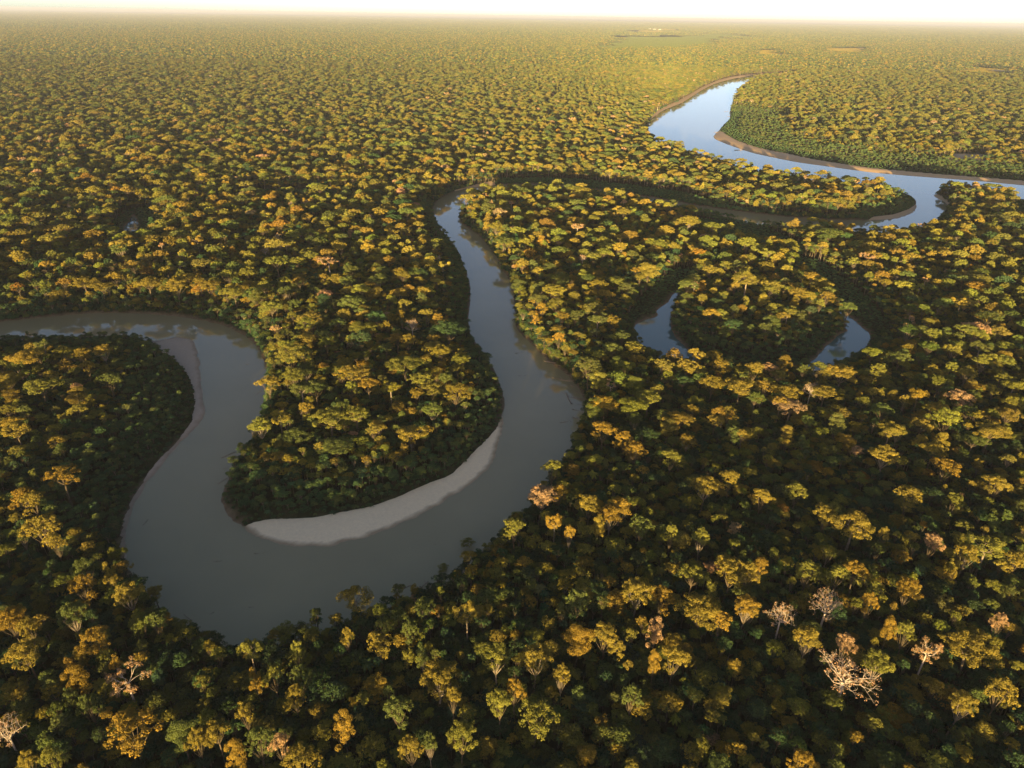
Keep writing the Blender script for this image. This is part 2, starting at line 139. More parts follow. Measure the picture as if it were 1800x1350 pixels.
LOGS = [(22.7, 671.0, 2.49, 1, 0.75, 'bank', 'grey driftwood trunk heaped on the outer bank, first counting downstream along the bend'), (29.4, 661.4, -0.36, 4, 0.63, 'bank', 'grey driftwood trunk heaped on the outer bank, second counting downstream along the bend'), (33.6, 647.9, 2.83, 3, 0.7, 'bank', 'grey driftwood trunk heaped on the outer bank, third counting downstream along the bend'), (36.1, 640.0, 2.28, 5, 0.79, 'bank', 'grey driftwood trunk heaped on the outer bank, fourth counting downstream along the bend'), (41.1, 624.6, -0.36, 5, 0.94, 'bank', 'grey driftwood trunk heaped on the outer bank, fifth counting downstream along the bend'), (46.3, 618.5, 2.51, 4, 0.76, 'bank', 'grey driftwood trunk heaped on the outer bank, sixth counting downstream along the bend'), (51.0, 606.3, 2.71, 0, 0.66, 'bank', 'grey driftwood trunk heaped on the outer bank, seventh counting downstream along the bend'), (54.8, 598.1, -0.59, 0, 0.93, 'bank', 'grey driftwood trunk heaped on the outer bank, eighth counting downstream along the bend'), (47.4, 590.8, 2.87, 5, 0.97, 'bank', 'grey driftwood trunk heaped on the outer bank, ninth counting downstream along the bend'), (57.9, 588.8, 2.82, 3, 0.76, 'bank', 'grey driftwood trunk heaped on the outer bank, tenth counting downstream along the bend'), (59.1, 577.5, -0.38, 1, 0.95, 'bank', 'grey driftwood trunk heaped on the outer bank, eleventh counting downstream along the bend'), (61.2, 564.3, 2.37, 3, 0.69, 'bank', 'grey driftwood trunk heaped on the outer bank, twelfth counting downstream along the bend'), (50.5, 555.4, 1.71, 5, 0.94, 'bank', 'grey driftwood trunk heaped on the outer bank, thirteenth counting downstream along the bend'), (55.5, 555.6, 2.71, 3, 0.83, 'bank', 'grey driftwood trunk heaped on the outer bank, fourteenth counting downstream along the bend'), (61.4, 553.7, -0.3, 4, 0.69, 'bank', 'grey driftwood trunk heaped on the outer bank, fifteenth counting downstream along the bend'), (61.6, 543.3, 2.98, 0, 0.94, 'bank', 'grey driftwood trunk heaped on the outer bank, sixteenth counting downstream along the bend'), (57.9, 533.2, -0.26, 1, 0.88, 'bank', 'grey driftwood trunk heaped on the outer bank, seventeenth counting downstream along the bend'), (58.8, 520.6, 3.12, 4, 0.83, 'bank', 'grey driftwood trunk heaped on the outer bank, eighteenth counting downstream along the bend'), (-111.0, 289.1, 0.41, 1, 0.83, 'near', 'long fallen trunk lying in the water at the very bottom of the near bend'), (-117.6, 284.9, 0.4, 2, 0.76, 'near', 'short trunk beside the long one at the bottom of the near bend'), (-52.8, 314.6, 0.93, 5, 0.9, 'near', 'pale pole-like trunk tilting out of the near bank right of the lone golden tree'), (-58.4, 319.1, 0.67, 0, 0.78, 'near', 'dark fallen trunk just left of the pale pole at the near bank'), (-41.7, 319.5, 1.3, 2, 0.79, 'near', 'fallen trunk right of the pale pole at the near bank'), (-178.1, 291.9, 2.59, 0, 0.71, 'near', 'fallen trunk in the lower left corner of the river bend'), (-207.6, 440.3, 0.7, 4, 0.5, 'west', 'second lowest drowned trunk at the tip of the central peninsula'), (-207.4, 451.8, 0.52, 0, 0.5, 'west', 'drowned trunk nearest the trees at the tip of the central peninsula'), (-206.4, 422.1, 1.05, 3, 0.5, 'west', 'lowest drowned trunk at the tip of the central peninsula'), (-214.3, 455.5, 0.79, 5, 0.5, 'west', 'topmost drowned trunk at the tip of the central peninsula'), (-154.2, 345.9, 0.14, 4, 0.43, 'snag', 'dark snag in the river just below the tip of the pale sandbar'), (-179.4, 337.4, 0.07, 2, 0.48, 'snag', 'small snag in open water left of the sandbar tip'), (-144.5, 300.3, 0.14, 0, 0.43, 'snag', 'snag in open water near the bottom of the river bend'), (-46.2, 357.8, 0.87, 0, 0.38, 'snag', 'slanting snag in the water below the middle of the sandbar'), (-85.9, 340.7, 0.09, 4, 0.36, 'snag', 'small snag in mid river below the sandbar'), (48.1, 517.4, 2.09, 1, 0.59, 'snag', 'upright-lying snag near the driftwood of the outer bank'), (44.1, 513.5, 0.35, 2, 0.5, 'snag', 'snag crossing another near the driftwood of the outer bank'), (-168.0, 294.2, 0.52, 1, 0.52, 'snag', 'snag close to the near bank in the lower left of the bend'), (-239.6, 374.0, 1.48, 2, 0.43, 'snag', 'snag close to the left bank of the lower river'), (-250.5, 613.4, 0.35, 1, 0.57, 'snag', 'snag under the trees at the upper left arm of the river'), (-224.0, 556.4, 1.22, 3, 0.44, 'snag', 'snag under the trees halfway down the left arm of the river'), (10.5, 598.8, 0.17, 4, 0.45, 'snag', 'lower of two snags in mid river above the sandbar'), (8.0, 649.6, 0.26, 4, 0.52, 'snag', 'upper of two snags in mid river above the sandbar'), (735.5, 2621.5, 0.17, 0, 1.2, 'upper', 'stranded trunk between the muddy islet and the far bank'), (765.1, 2773.5, 0.7, 4, 1.2, 'upper', 'stranded trunk just upstream of the muddy islet'), (729.0, 2574.6, 1.22, 4, 1.2, 'upper', 'stranded trunk under the trees beside the muddy islet'), (997.9, 3445.1, 0.35, 2, 1.2, 'upper', 'stranded trunk far up the wide river below the trees'), (594.9, 2228.0, 2.62, 3, 1.2, 'upper', 'stranded trunk at the tip of the sunlit beach'), (576.0, 1914.4, 0.17, 5, 1.2, 'upper', 'trunk lying along the sunlit beach of the wide river')]
HOUSES = [(1073.4, 2279.7, 0.1, 22, 10, 16, 'white-roofed house alone in the forest beyond the wide upper river'), (3669.0, 22223.4, 0.05, 70, 30, 14, 'leftmost of the white-roofed houses in the far clearing at the horizon'), (3729.4, 21831.5, 0.05, 70, 30, 14, 'second white-roofed house in the far clearing at the horizon'), (3824.2, 21486.8, 0.05, 70, 30, 14, 'rightmost white-roofed house in the far clearing at the horizon')]
HAZE = 0.000024

# ------------------------------------------------------------------ helpers
def link(o, parent=None):
    scene.collection.objects.link(o)
    if parent is not None:
        o.parent = parent
    return o

def tag(o, label=None, cat=None, group=None, kind=None):
    if label: o["label"] = label
    if cat: o["category"] = cat
    if group: o["group"] = group
    if kind: o["kind"] = kind
    return o

def np_mesh(name, V, faces, mats=(), mat_idx=None, attrs=None, smooth=False):
    """faces: list of int arrays (n,3) / (n,4); attrs: {name: (type, domain, array)}"""
    me = bpy.data.meshes.new(name)
    V = np.asarray(V, dtype=np.float32)
    me.vertices.add(len(V))
    me.vertices.foreach_set("co", V.ravel())
    faces = [np.asarray(f, dtype=np.int32) for f in faces if len(f)]
    nl = sum(f.size for f in faces)
    nf = sum(len(f) for f in faces)
    if nf:
        me.loops.add(nl)
        me.polygons.add(nf)
        me.loops.foreach_set("vertex_index", np.concatenate([f.ravel() for f in faces]))
        sizes = np.concatenate([np.full(len(f), f.shape[1], dtype=np.int32) for f in faces])
        starts = np.concatenate([[0], np.cumsum(sizes)[:-1]]).astype(np.int32)
        me.polygons.foreach_set("loop_start", starts)
        if mat_idx is not None:
            me.polygons.foreach_set("material_index", np.asarray(mat_idx, dtype=np.int32))
        me.polygons.foreach_set("use_smooth", np.full(nf, bool(smooth)))
    for m in mats:
        me.materials.append(m)
    for k, (ty, dom, arr) in (attrs or {}).items():
        a = me.attributes.new(k, ty, dom)
        arr = np.asarray(arr)
        if ty == 'FLOAT': a.data.foreach_set("value", arr.astype(np.float32).ravel())
        elif ty == 'INT': a.data.foreach_set("value", arr.astype(np.int32).ravel())
        elif ty == 'FLOAT_VECTOR': a.data.foreach_set("vector", arr.astype(np.float32).ravel())
        elif ty == 'FLOAT_COLOR': a.data.foreach_set("color", arr.astype(np.float32).ravel())
    me.update(calc_edges=True)
    return me

class Mat:
    def __init__(s, name):
        s.m = bpy.data.materials.new(name)
        s.m.use_nodes = True
        s.n = s.m.node_tree.nodes
        s.l = s.m.node_tree.links
        s.n.clear()
        s.out = s.n.new('ShaderNodeOutputMaterial')
    def node(s, ty, **kw):
        nd = s.n.new(ty)
        for k, v in kw.items():
            if k.startswith('i_'):
                nd.inputs[k[2:].replace('_', ' ')].default_value = v
            else:
                setattr(nd, k, v)
        return nd
    def link(s, a, b): s.l.new(a, b)
    def ramp(s, fac, stops):
        r = s.n.new('ShaderNodeValToRGB')
        el = r.color_ramp.elements
        while len(el) > 1: el.remove(el[-1])
        el[0].position = stops[0][0]; el[0].color = (*stops[0][1], 1)
        for p, c in stops[1:]:
            e = el.new(p); e.color = (*c, 1)
        s.l.new(fac, r.inputs['Fac'])
        return r.outputs['Color']
    def mix(s, fac, a, b, blend='MIX'):
        nd = s.n.new('ShaderNodeMix'); nd.data_type = 'RGBA'; nd.blend_type = blend
        for sock, v in ((nd.inputs[0], fac), (nd.inputs[6], a), (nd.inputs[7], b)):
            if hasattr(v, 'is_output'): s.l.new(v, sock)
            elif isinstance(v, (int, float)): sock.default_value = v
            else: sock.default_value = (*v, 1)
        return nd.outputs[2]
    def noise(s, scale, detail=4, rough=0.55, coord='Object', w=None):
        t = s.n.new('ShaderNodeTexNoise')
        t.inputs['Scale'].default_value = scale
        t.inputs['Detail'].default_value = detail
        t.inputs['Roughness'].default_value = rough
        if coord == 'World':
            g = s.n.new('ShaderNodeNewGeometry'); s.l.new(g.outputs['Position'], t.inputs['Vector'])
        else:
            c = s.n.new('ShaderNodeTexCoord'); s.l.new(c.outputs[coord], t.inputs['Vector'])
        return t.outputs['Fac']

# ---- foliage: tint comes from each tree (instance attribute or the object's own property), tone from each leaf clump
def leaf_material(name, source):
    M = Mat(name)
    at = M.node('ShaderNodeAttribute', attribute_name='tint', attribute_type=source)
    lv = M.node('ShaderNodeAttribute', attribute_name='tone', attribute_type='GEOMETRY')
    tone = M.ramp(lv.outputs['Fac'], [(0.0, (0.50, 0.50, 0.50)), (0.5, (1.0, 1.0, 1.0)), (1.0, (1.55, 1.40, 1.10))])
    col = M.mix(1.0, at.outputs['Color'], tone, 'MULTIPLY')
    d = M.node('ShaderNodeBsdfDiffuse'); d.inputs['Roughness'].default_value = 0.4
    t = M.node('ShaderNodeBsdfTranslucent')
    M.link(col, d.inputs['Color'])
    tc = M.mix(1.0, col, (1.1, 1.05, 0.5), 'MULTIPLY')
    M.link(tc, t.inputs['Color'])
    mx = M.node('ShaderNodeMixShader'); mx.inputs[0].default_value = 0.22
    M.link(d.outputs[0], mx.inputs[1]); M.link(t.outputs[0], mx.inputs[2])
    M.link(mx.outputs[0], M.out.inputs['Surface'])
    return M.m

def bark_material(name, a, b):
    M = Mat(name)
    n = M.noise(1.3, 5, 0.6)
    col = M.ramp(n, [(0.3, a), (0.7, b)])
    p = M.node('ShaderNodeBsdfDiffuse')
    M.link(col, p.inputs['Color'])
    M.link(p.outputs[0], M.out.inputs['Surface'])
    return M.m

m_leaf = leaf_material("foliage", 'INSTANCER')
m_leaf_far = leaf_material("foliage_far", 'GEOMETRY')
m_bark = bark_material("bark_pale", (0.10, 0.082, 0.062), (0.23, 0.195, 0.155))
m_bark_dark = bark_material("bark_dark", (0.05, 0.04, 0.028), (0.13, 0.105, 0.075))
m_bare = bark_material("bark_bare", (0.22, 0.185, 0.155), (0.42, 0.36, 0.31))
m_log = bark_material("driftwood", (0.12, 0.085, 0.06), (0.30, 0.24, 0.19))

def water_material(name, a, b, bump):
    M = Mat(name)
    n = M.noise(0.012, 4, 0.6, 'World')
    col = M.ramp(n, [(0.3, a), (0.7, b)])
    p = M.node('ShaderNodeBsdfPrincipled')
    M.link(col, p.inputs['Base Color'])
    p.inputs['Roughness'].default_value = 0.06
    p.inputs['IOR'].default_value = 1.42
    w1 = M.noise(0.22, 5, 0.6, 'World')
    w2 = M.noise(0.03, 3, 0.5, 'World')
    mm = M.node('ShaderNodeMath', operation='MULTIPLY'); M.link(w1, mm.inputs[0]); M.link(w2, mm.inputs[1])
    bp = M.node('ShaderNodeBump'); bp.inputs['Strength'].default_value = bump; bp.inputs['Distance'].default_value = 0.25
    M.link(mm.outputs[0], bp.inputs['Height'])
    M.link(bp.outputs['Normal'], p.inputs['Normal'])
    M.link(p.outputs[0], M.out.inputs['Surface'])
    return M.m
m_river = water_material("river_water", (0.220, 0.196, 0.112), (0.250, 0.224, 0.130), 0.10)
m_lake = water_material("lake_water", (0.055, 0.105, 0.098), (0.065, 0.115, 0.106), 0.03)  # turbid green, with the teal of reflected sky put into the base colour

def sand_material(name, dry, wet):
    M = Mat(name)
    g = M.node('ShaderNodeNewGeometry')
    sx = M.node('ShaderNodeSeparateXYZ'); M.link(g.outputs['Position'], sx.inputs[0])
    n = M.noise(0.07, 6, 0.65, 'World')
    ad = M.node('ShaderNodeMath', operation='MULTIPLY_ADD'); M.link(n, ad.inputs[0]); ad.inputs[1].default_value = 0.35; M.link(sx.outputs['Z'], ad.inputs[2])
    edge = M.ramp(ad.outputs[0], [(0.22, (0, 0, 0)), (0.50, (1, 1, 1))])
    n2 = M.noise(0.5, 6, 0.7, 'World')
    dryc = M.ramp(n2, [(0.3, tuple(c * 0.86 for c in dry)), (0.7, dry)])
    col = M.mix(edge, wet, dryc)
    p = M.node('ShaderNodeBsdfPrincipled'); p.inputs['Roughness'].default_value = 0.85
    M.link(col, p.inputs['Base Color'])
    bp = M.node('ShaderNodeBump'); bp.inputs['Strength'].default_value = 0.5; bp.inputs['Distance'].default_value = 0.4
    M.link(n2, bp.inputs['Height']); M.link(bp.outputs['Normal'], p.inputs['Normal'])
    M.link(p.outputs[0], M.out.inputs['Surface'])
    return M.m
m_sand = sand_material("sand", (0.84, 0.69, 0.47), (0.30, 0.22, 0.135))
m_mudsand = sand_material("muddy_sand", (0.42, 0.32, 0.24), (0.26, 0.19, 0.13))
m_sunlit_sand = sand_material("sunlit_sand", (0.50, 0.34, 0.19), (0.30, 0.20, 0.12))  # tan soil with the warm tone of low sun put into its colour

M = Mat("forest_floor")
bank = M.node('ShaderNodeAttribute', attribute_name='bank', attribute_type='GEOMETRY')
n1 = M.noise(0.09, 6, 0.6, 'World')
soil = M.ramp(n1, [(0.3, (0.018, 0.020, 0.010)), (0.7, (0.045, 0.050, 0.022))])
n2 = M.noise(0.35, 6, 0.65, 'World')
mud = M.ramp(n2, [(0.3, (0.12, 0.085, 0.055)), (0.7, (0.22, 0.165, 0.11))])
bm = M.node('ShaderNodeMath', operation='MULTIPLY_ADD'); M.link(n1, bm.inputs[0]); bm.inputs[1].default_value = 0.8; bm.inputs[2].default_value = -0.4
ba = M.node('ShaderNodeMath', operation='ADD', use_clamp=True); M.link(bm.outputs[0], ba.inputs[0]); M.link(bank.outputs['Fac'], ba.inputs[1])
col = M.mix(ba.outputs[0], soil, mud)
p = M.node('ShaderNodeBsdfDiffuse'); M.link(col, p.inputs['Color'])
M.link(p.outputs[0], M.out.inputs['Surface'])
m_ground = M.m

M = Mat("grass_field")
n1 = M.noise(0.01, 5, 0.6, 'World')
col = M.ramp(n1, [(0.35, (0.10, 0.115, 0.045)), (0.65, (0.17, 0.165, 0.07))])
p = M.node('ShaderNodeBsdfDiffuse'); M.link(col, p.inputs['Color'])
M.link(p.outputs[0], M.out.inputs['Surface'])
m_field = M.m
M = Mat("bare_earth")
n1 = M.noise(0.03, 5, 0.6, 'World')
col = M.ramp(n1, [(0.35, (0.36, 0.27, 0.18)), (0.65, (0.50, 0.42, 0.32))])
p = M.node('ShaderNodeBsdfDiffuse'); M.link(col, p.inputs['Color'])
M.link(p.outputs[0], M.out.inputs['Surface'])
m_earth = M.m
def plain(name, c, rough=0.6):
    M = Mat(name)
    n = M.noise(0.8, 4, 0.6)
    col = M.ramp(n, [(0.3, tuple(v * 0.85 for v in c)), (0.7, c)])
    p = M.node('ShaderNodeBsdfPrincipled'); p.inputs['Roughness'].default_value = rough
    M.link(col, p.inputs['Base Color']); M.link(p.outputs[0], M.out.inputs['Surface'])
    return M.m
m_wall = plain("plank_wall", (0.62, 0.56, 0.46))
m_roof = plain("metal_roof", (0.72, 0.72, 0.70), 0.4)
m_dark = plain("dark_opening", (0.03, 0.03, 0.03))

# ------------------------------------------------------------------ plan: smooth outlines, distances
def smooth_loop(P, sub=3, closed=True):
    P = np.array(P, dtype=float)
    n = len(P)
    out = []
    for i in range(n if closed else n - 1):
        if closed:
            p0, p1, p2, p3 = P[i - 1], P[i], P[(i + 1) % n], P[(i + 2) % n]
        else:
            p0, p1, p2, p3 = P[max(i - 1, 0)], P[i], P[i + 1], P[min(i + 2, n - 1)]
        for t in np.arange(sub) / sub:
            out.append(0.5 * ((2 * p1) + (-p0 + p2) * t + (2 * p0 - 5 * p1 + 4 * p2 - p3) * t * t + (-p0 + 3 * p1 - 3 * p2 + p3) * t ** 3))
    if not closed: out.append(P[-1])
    return np.array(out)

def seg_dist(pts, A, B):
    d = np.full(len(pts), 1e9)
    for i in range(0, len(pts), 20000):
        p = pts[i:i + 20000]
        best = np.full(len(p), 1e18)
        for a, b in zip(A, B):
            ab = b - a
            L = ab @ ab + 1e-9
            t = np.clip(((p[:, 0] - a[0]) * ab[0] + (p[:, 1] - a[1]) * ab[1]) / L, 0, 1)
            dx = p[:, 0] - a[0] - t * ab[0]
            dy = p[:, 1] - a[1] - t * ab[1]
            best = np.minimum(best, dx * dx + dy * dy)
        d[i:i + 20000] = np.sqrt(best)
    return d

def inside(pts, P):
    x, y = pts[:, 0], pts[:, 1]
    c = np.zeros(len(pts), bool)
    Q = np.roll(P, -1, axis=0)
    for (x1, y1), (x2, y2) in zip(P, Q):
        if y1 == y2: continue
        c ^= ((y1 > y) != (y2 > y)) & (x < (x2 - x1) * (y - y1) / (y2 - y1) + x1)
    return c

def sdist(pts, P, pad=None):
    """distance to the outline, positive outside; beyond pad metres of its box a large value"""
    res = np.full(len(pts), 999.0)
    if pad is None:
        sel = np.ones(len(pts), bool)
    else:
        lo, hi = P.min(0) - pad, P.max(0) + pad
        sel = (pts[:, 0] > lo[0]) & (pts[:, 0] < hi[0]) & (pts[:, 1] > lo[1]) & (pts[:, 1] < hi[1])
    if sel.any():
        q = pts[sel]
        d = seg_dist(q, P, np.roll(P, -1, axis=0))
        d[inside(q, P)] *= -1
        res[sel] = d
    return res

def waves(x, y, scale, seed):
    r = np.random.default_rng(seed)
    s = np.zeros_like(x, dtype=float)
    for k in range(6):
        a = r.uniform(0, 2 * np.pi); f = scale * r.uniform(0.6, 1.9); ph = r.uniform(0, 6.28)
        s += np.sin((x * math.cos(a) + y * math.sin(a)) * f + ph)
    return s / 2.45           # about unit spread

RIV = smooth_loop(RIVER, 2)
LAK = smooth_loop(LAKE, 2)
LAK2 = smooth_loop(LAKE2, 2)
PON = smooth_loop(POND, 3)
SANDS = {k: smooth_loop(v, 2) for k, v in SAND.items()}
BARL = {k: smooth_loop(v, 2, False) for k, v in BARS.items()}
MAR = {k: np.array(v) for k, v in MARSH.items()}
FLD = {k: np.array(v) for k, v in FIELDS.items()}

def water_sd(pts, pad=60):
    d = np.minimum(sdist(pts, RIV, pad), sdist(pts, LAK, pad))
    d = np.minimum(np.minimum(d, sdist(pts, LAK2, pad)), sdist(pts, PON, pad))
    wob = 0.5 * waves(pts[:, 0], pts[:, 1], 0.25, 5) + 0.3 * waves(pts[:, 0], pts[:, 1], 0.7, 6)
    wob *= np.clip(sdist(pts, SANDS['main'], 40) / 25.0, 0.1, 1)
    near = np.abs(d) < 40
    d[near] += wob[near]
    return d

def sstep(x, a, b):
    t = np.clip((x - a) / (b - a), 0, 1)
    return t * t * (3 - 2 * t)

def in_sand(pts):
    s = np.full(len(pts), 999.0)
    for P in SANDS.values():
        s = np.minimum(s, sdist(pts, P, 12))
    return s

def ground_z(pts, d=None, s=None):
    if d is None: d = water_sd(pts)
    if s is None: s = in_sand(pts)
    z = np.where(d > 0, 3.2 * sstep(d, -1.5, 9), 3.2 * sstep(0.0, -1.5, 9) + 0.35 * d)
    z = z - 3.2 * float(sstep(np.array(0.0), -1.5, 9))
    z = np.maximum(z, -3.0)
    z = z + np.clip(d, 0, 10) / 10 * 0.5 * waves(pts[:, 0], pts[:, 1], 0.05, 9)
    low = sstep(s, 10, -2)                       # beaches are low and flat: the sand lies over them
    z = z * (1 - low) + low * np.minimum(z, np.clip(0.05 * d, -3, 0.9) - 0.25)
    return z

# ------------------------------------------------------------------ the ground: one sheet to the horizon, channel cut into it
def axis(parts):
    out = []
    for a, b, st in parts:
        out.append(np.arange(a, b, st))
    return np.unique(np.concatenate(out + [[parts[-1][1]]]))
gx = np.concatenate([-np.geomspace(120000, 1650, 24), np.arange(-1600, -780, 30), np.arange(-780, 920, 5.0), np.arange(920, 3000, 30), np.geomspace(3080, 120000, 24)])
gy = np.concatenate([-np.geomspace(120000, 640, 16), np.arange(-600, 180, 30), np.arange(180, 1560, 5.0), np.arange(1560, 2700, 12), np.arange(2700, 5100, 27), np.geomspace(5200, 160000, 30)])
GX, GY = np.meshgrid(gx, gy)
gp = np.stack([GX.ravel(), GY.ravel()], 1)
gd = water_sd(gp)
gs = in_sand(gp)
gz = ground_z(gp, gd, gs)
nx, ny = len(gx), len(gy)
ii = np.arange(nx * ny).reshape(ny, nx)
quads = np.stack([ii[:-1, :-1], ii[:-1, 1:], ii[1:, 1:], ii[1:, :-1]], -1).reshape(-1, 4)
bankv = np.where(gd < 0, 1.0, np.clip(1.15 - gd / 5.0, 0, 1))
g_me = np_mesh("ground", np.column_stack([gp, gz]), [quads], [m_ground], attrs={'bank': ('FLOAT', 'POINT', bankv)}, smooth=True)
tag(link(bpy.data.objects.new("ground", g_me)), kind="structure")

def patch(name, P, st, zfun, mat, pad=0.0, kind="structure"):
    lo, hi = P.min(0) - pad, P.max(0) + pad
    xs = np.arange(lo[0], hi[0] + st, st); ys = np.arange(lo[1], hi[1] + st, st)
    X, Y = np.meshgrid(xs, ys)
    pt = np.stack([X.ravel(), Y.ravel()], 1)
    d = sdist(pt, P)
    keep = (d < pad + st).reshape(X.shape)
    idx = np.arange(X.size).reshape(X.shape)
    k = keep[:-1, :-1] & keep[:-1, 1:] & keep[1:, 1:] & keep[1:, :-1]
    q = np.stack([idx[:-1, :-1][k], idx[:-1, 1:][k], idx[1:, 1:][k], idx[1:, :-1][k]], -1)
    used, inv = np.unique(q, return_inverse=True)
    me = np_mesh(name, np.column_stack([pt[used], zfun(pt[used], d[used])]), [inv.reshape(-1, 4)], [mat], smooth=True)
    o = link(bpy.data.objects.new(name, me))
    tag(o, kind=kind)
    return o

flat = lambda z: (lambda pt, d: np.full(len(pt), z))
patch("river", RIV, 12.0, flat(0.0), m_river, pad=16)
patch("lake", LAK, 6.0, flat(0.0), m_lake, pad=9)
patch("lake", LAK2, 6.0, flat(0.0), m_lake, pad=9)
patch("pond", PON, 4.0, flat(0.0), m_lake, pad=8)

def sand_z(pt, d):
    w = water_sd(pt)
    far = pt[:, 1].mean() > 1350
    z = np.clip((0.15 if far else 0.075) * w, -2.0, 3.2 if far else 1.1) + 0.05 * waves(pt[:, 0], pt[:, 1], 0.35, 12) + 0.03 * waves(pt[:, 0], pt[:, 1], 1.1, 13)
    return z - 0.5 * sstep(d, -1.0, 4.0)
for k, P in SANDS.items():
    far = P[:, 1].mean() > 1350
    mt = {'main': m_sand, 'lefttop': m_mudsand, 'leftlow': m_mudsand}.get(k, m_sunlit_sand)
    patch("sandbar", P, 8.0 if far else 2.0, sand_z, mt, pad=3.0)
for k, P in FLD.items():
    patch("field" if k in ('f1', 'f6') else "clearing", P, 60.0 if P[:, 1].mean() > 3700 else 15.0, flat(4.2 if k != 'f7' else 4.0), m_field if k in ('f1', 'f6') else m_earth, pad=0.0)

# ------------------------------------------------------------------ trees: prototypes
class Geo:
    """collects leaf quads and tube quads"""
    def __init__(s): s.v = []; s.q = []; s.m = []; s.t = []; s.n = 0
    def add(s, V, Q, m, tone):
        s.v.append(V); s.q.append(Q + s.n); s.m.append(np.full(len(Q), m)); s.t.append(np.broadcast_to(tone, (len(V),))); s.n += len(V)
    def tube(s, path, rad, sides=5, m=1, tone=0.5):
        path = np.asarray(path, float); rad = np.asarray(rad, float)
        n = len(path)
        tg = np.gradient(path, axis=0); tg /= np.linalg.norm(tg, axis=1)[:, None] + 1e-9
        ref = np.where(np.abs(tg[:, 2:3]) > 0.9, np.array([[1.0, 0, 0]]), np.array([[0, 0, 1.0]]))
        a = np.cross(tg, ref); a /= np.linalg.norm(a, axis=1)[:, None] + 1e-9
        b = np.cross(tg, a)
        ang = np.arange(sides) / sides * 2 * np.pi
        V = path[:, None] + rad[:, None, None] * (np.cos(ang)[None, :, None] * a[:, None] + np.sin(ang)[None, :, None] * b[:, None])
        i = np.arange(n * sides).reshape(n, sides)
        Q = np.stack([i[:-1], np.roll(i[:-1], -1, 1), np.roll(i[1:], -1, 1), i[1:]], -1).reshape(-1, 4)
        s.add(V.reshape(-1, 3), Q, m, tone)
    def leaves(s, C, N, size, tone, r, m=0, aspect=0.62):
        n = len(C)
        N = N / (np.linalg.norm(N, axis=1)[:, None] + 1e-9)
        t = r.normal(size=(n, 3)); t -= (t * N).sum(1)[:, None] * N; t /= np.linalg.norm(t, axis=1)[:, None] + 1e-9
        b = np.cross(N, t)
        sz = size * r.uniform(0.65, 1.35, n)[:, None]
        t = t * sz * 0.5; b = b * sz * 0.5 * aspect
        bend = N * sz * 0.12
        V = np.stack([C - t, C + b + bend, C + t, C - b + bend], 1).reshape(-1, 3)
        Q = np.arange(n * 4).reshape(n, 4)
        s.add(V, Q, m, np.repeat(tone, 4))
    def mesh(s, name, mats):
        return np_mesh(name, np.concatenate(s.v), [np.concatenate(s.q)], mats, np.concatenate(s.m), {'tone': ('FLOAT', 'POINT', np.concatenate(s.t))})

def clump_leaves(G, c, rc, n, leaf, tone, r, squash=0.7):
    d = r.normal(size=(n, 3)); d[:, 2] = np.abs(d[:, 2]) * 1.0 - 0.35
    d /= np.linalg.norm(d, axis=1)[:, None] + 1e-9
    rad = rc * (0.62 + 0.38 * r.random(n) ** 0.6)[:, None]
    C = c + d * rad * np.array([1, 1, squash])
    N = d + r.normal(scale=0.42, size=(n, 3)) + np.array([0, 0, 0.25])
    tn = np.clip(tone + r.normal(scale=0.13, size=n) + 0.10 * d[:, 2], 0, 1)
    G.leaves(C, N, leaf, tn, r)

def bez(a, b, lift, n=5):
    a = np.array(a, float); b = np.array(b, float)
    m = (a + b) / 2 + np.array([0, 0, lift])
    t = np.linspace(0, 1, n)[:, None]
    return (1 - t) ** 2 * a + 2 * t * (1 - t) * m + t ** 2 * b

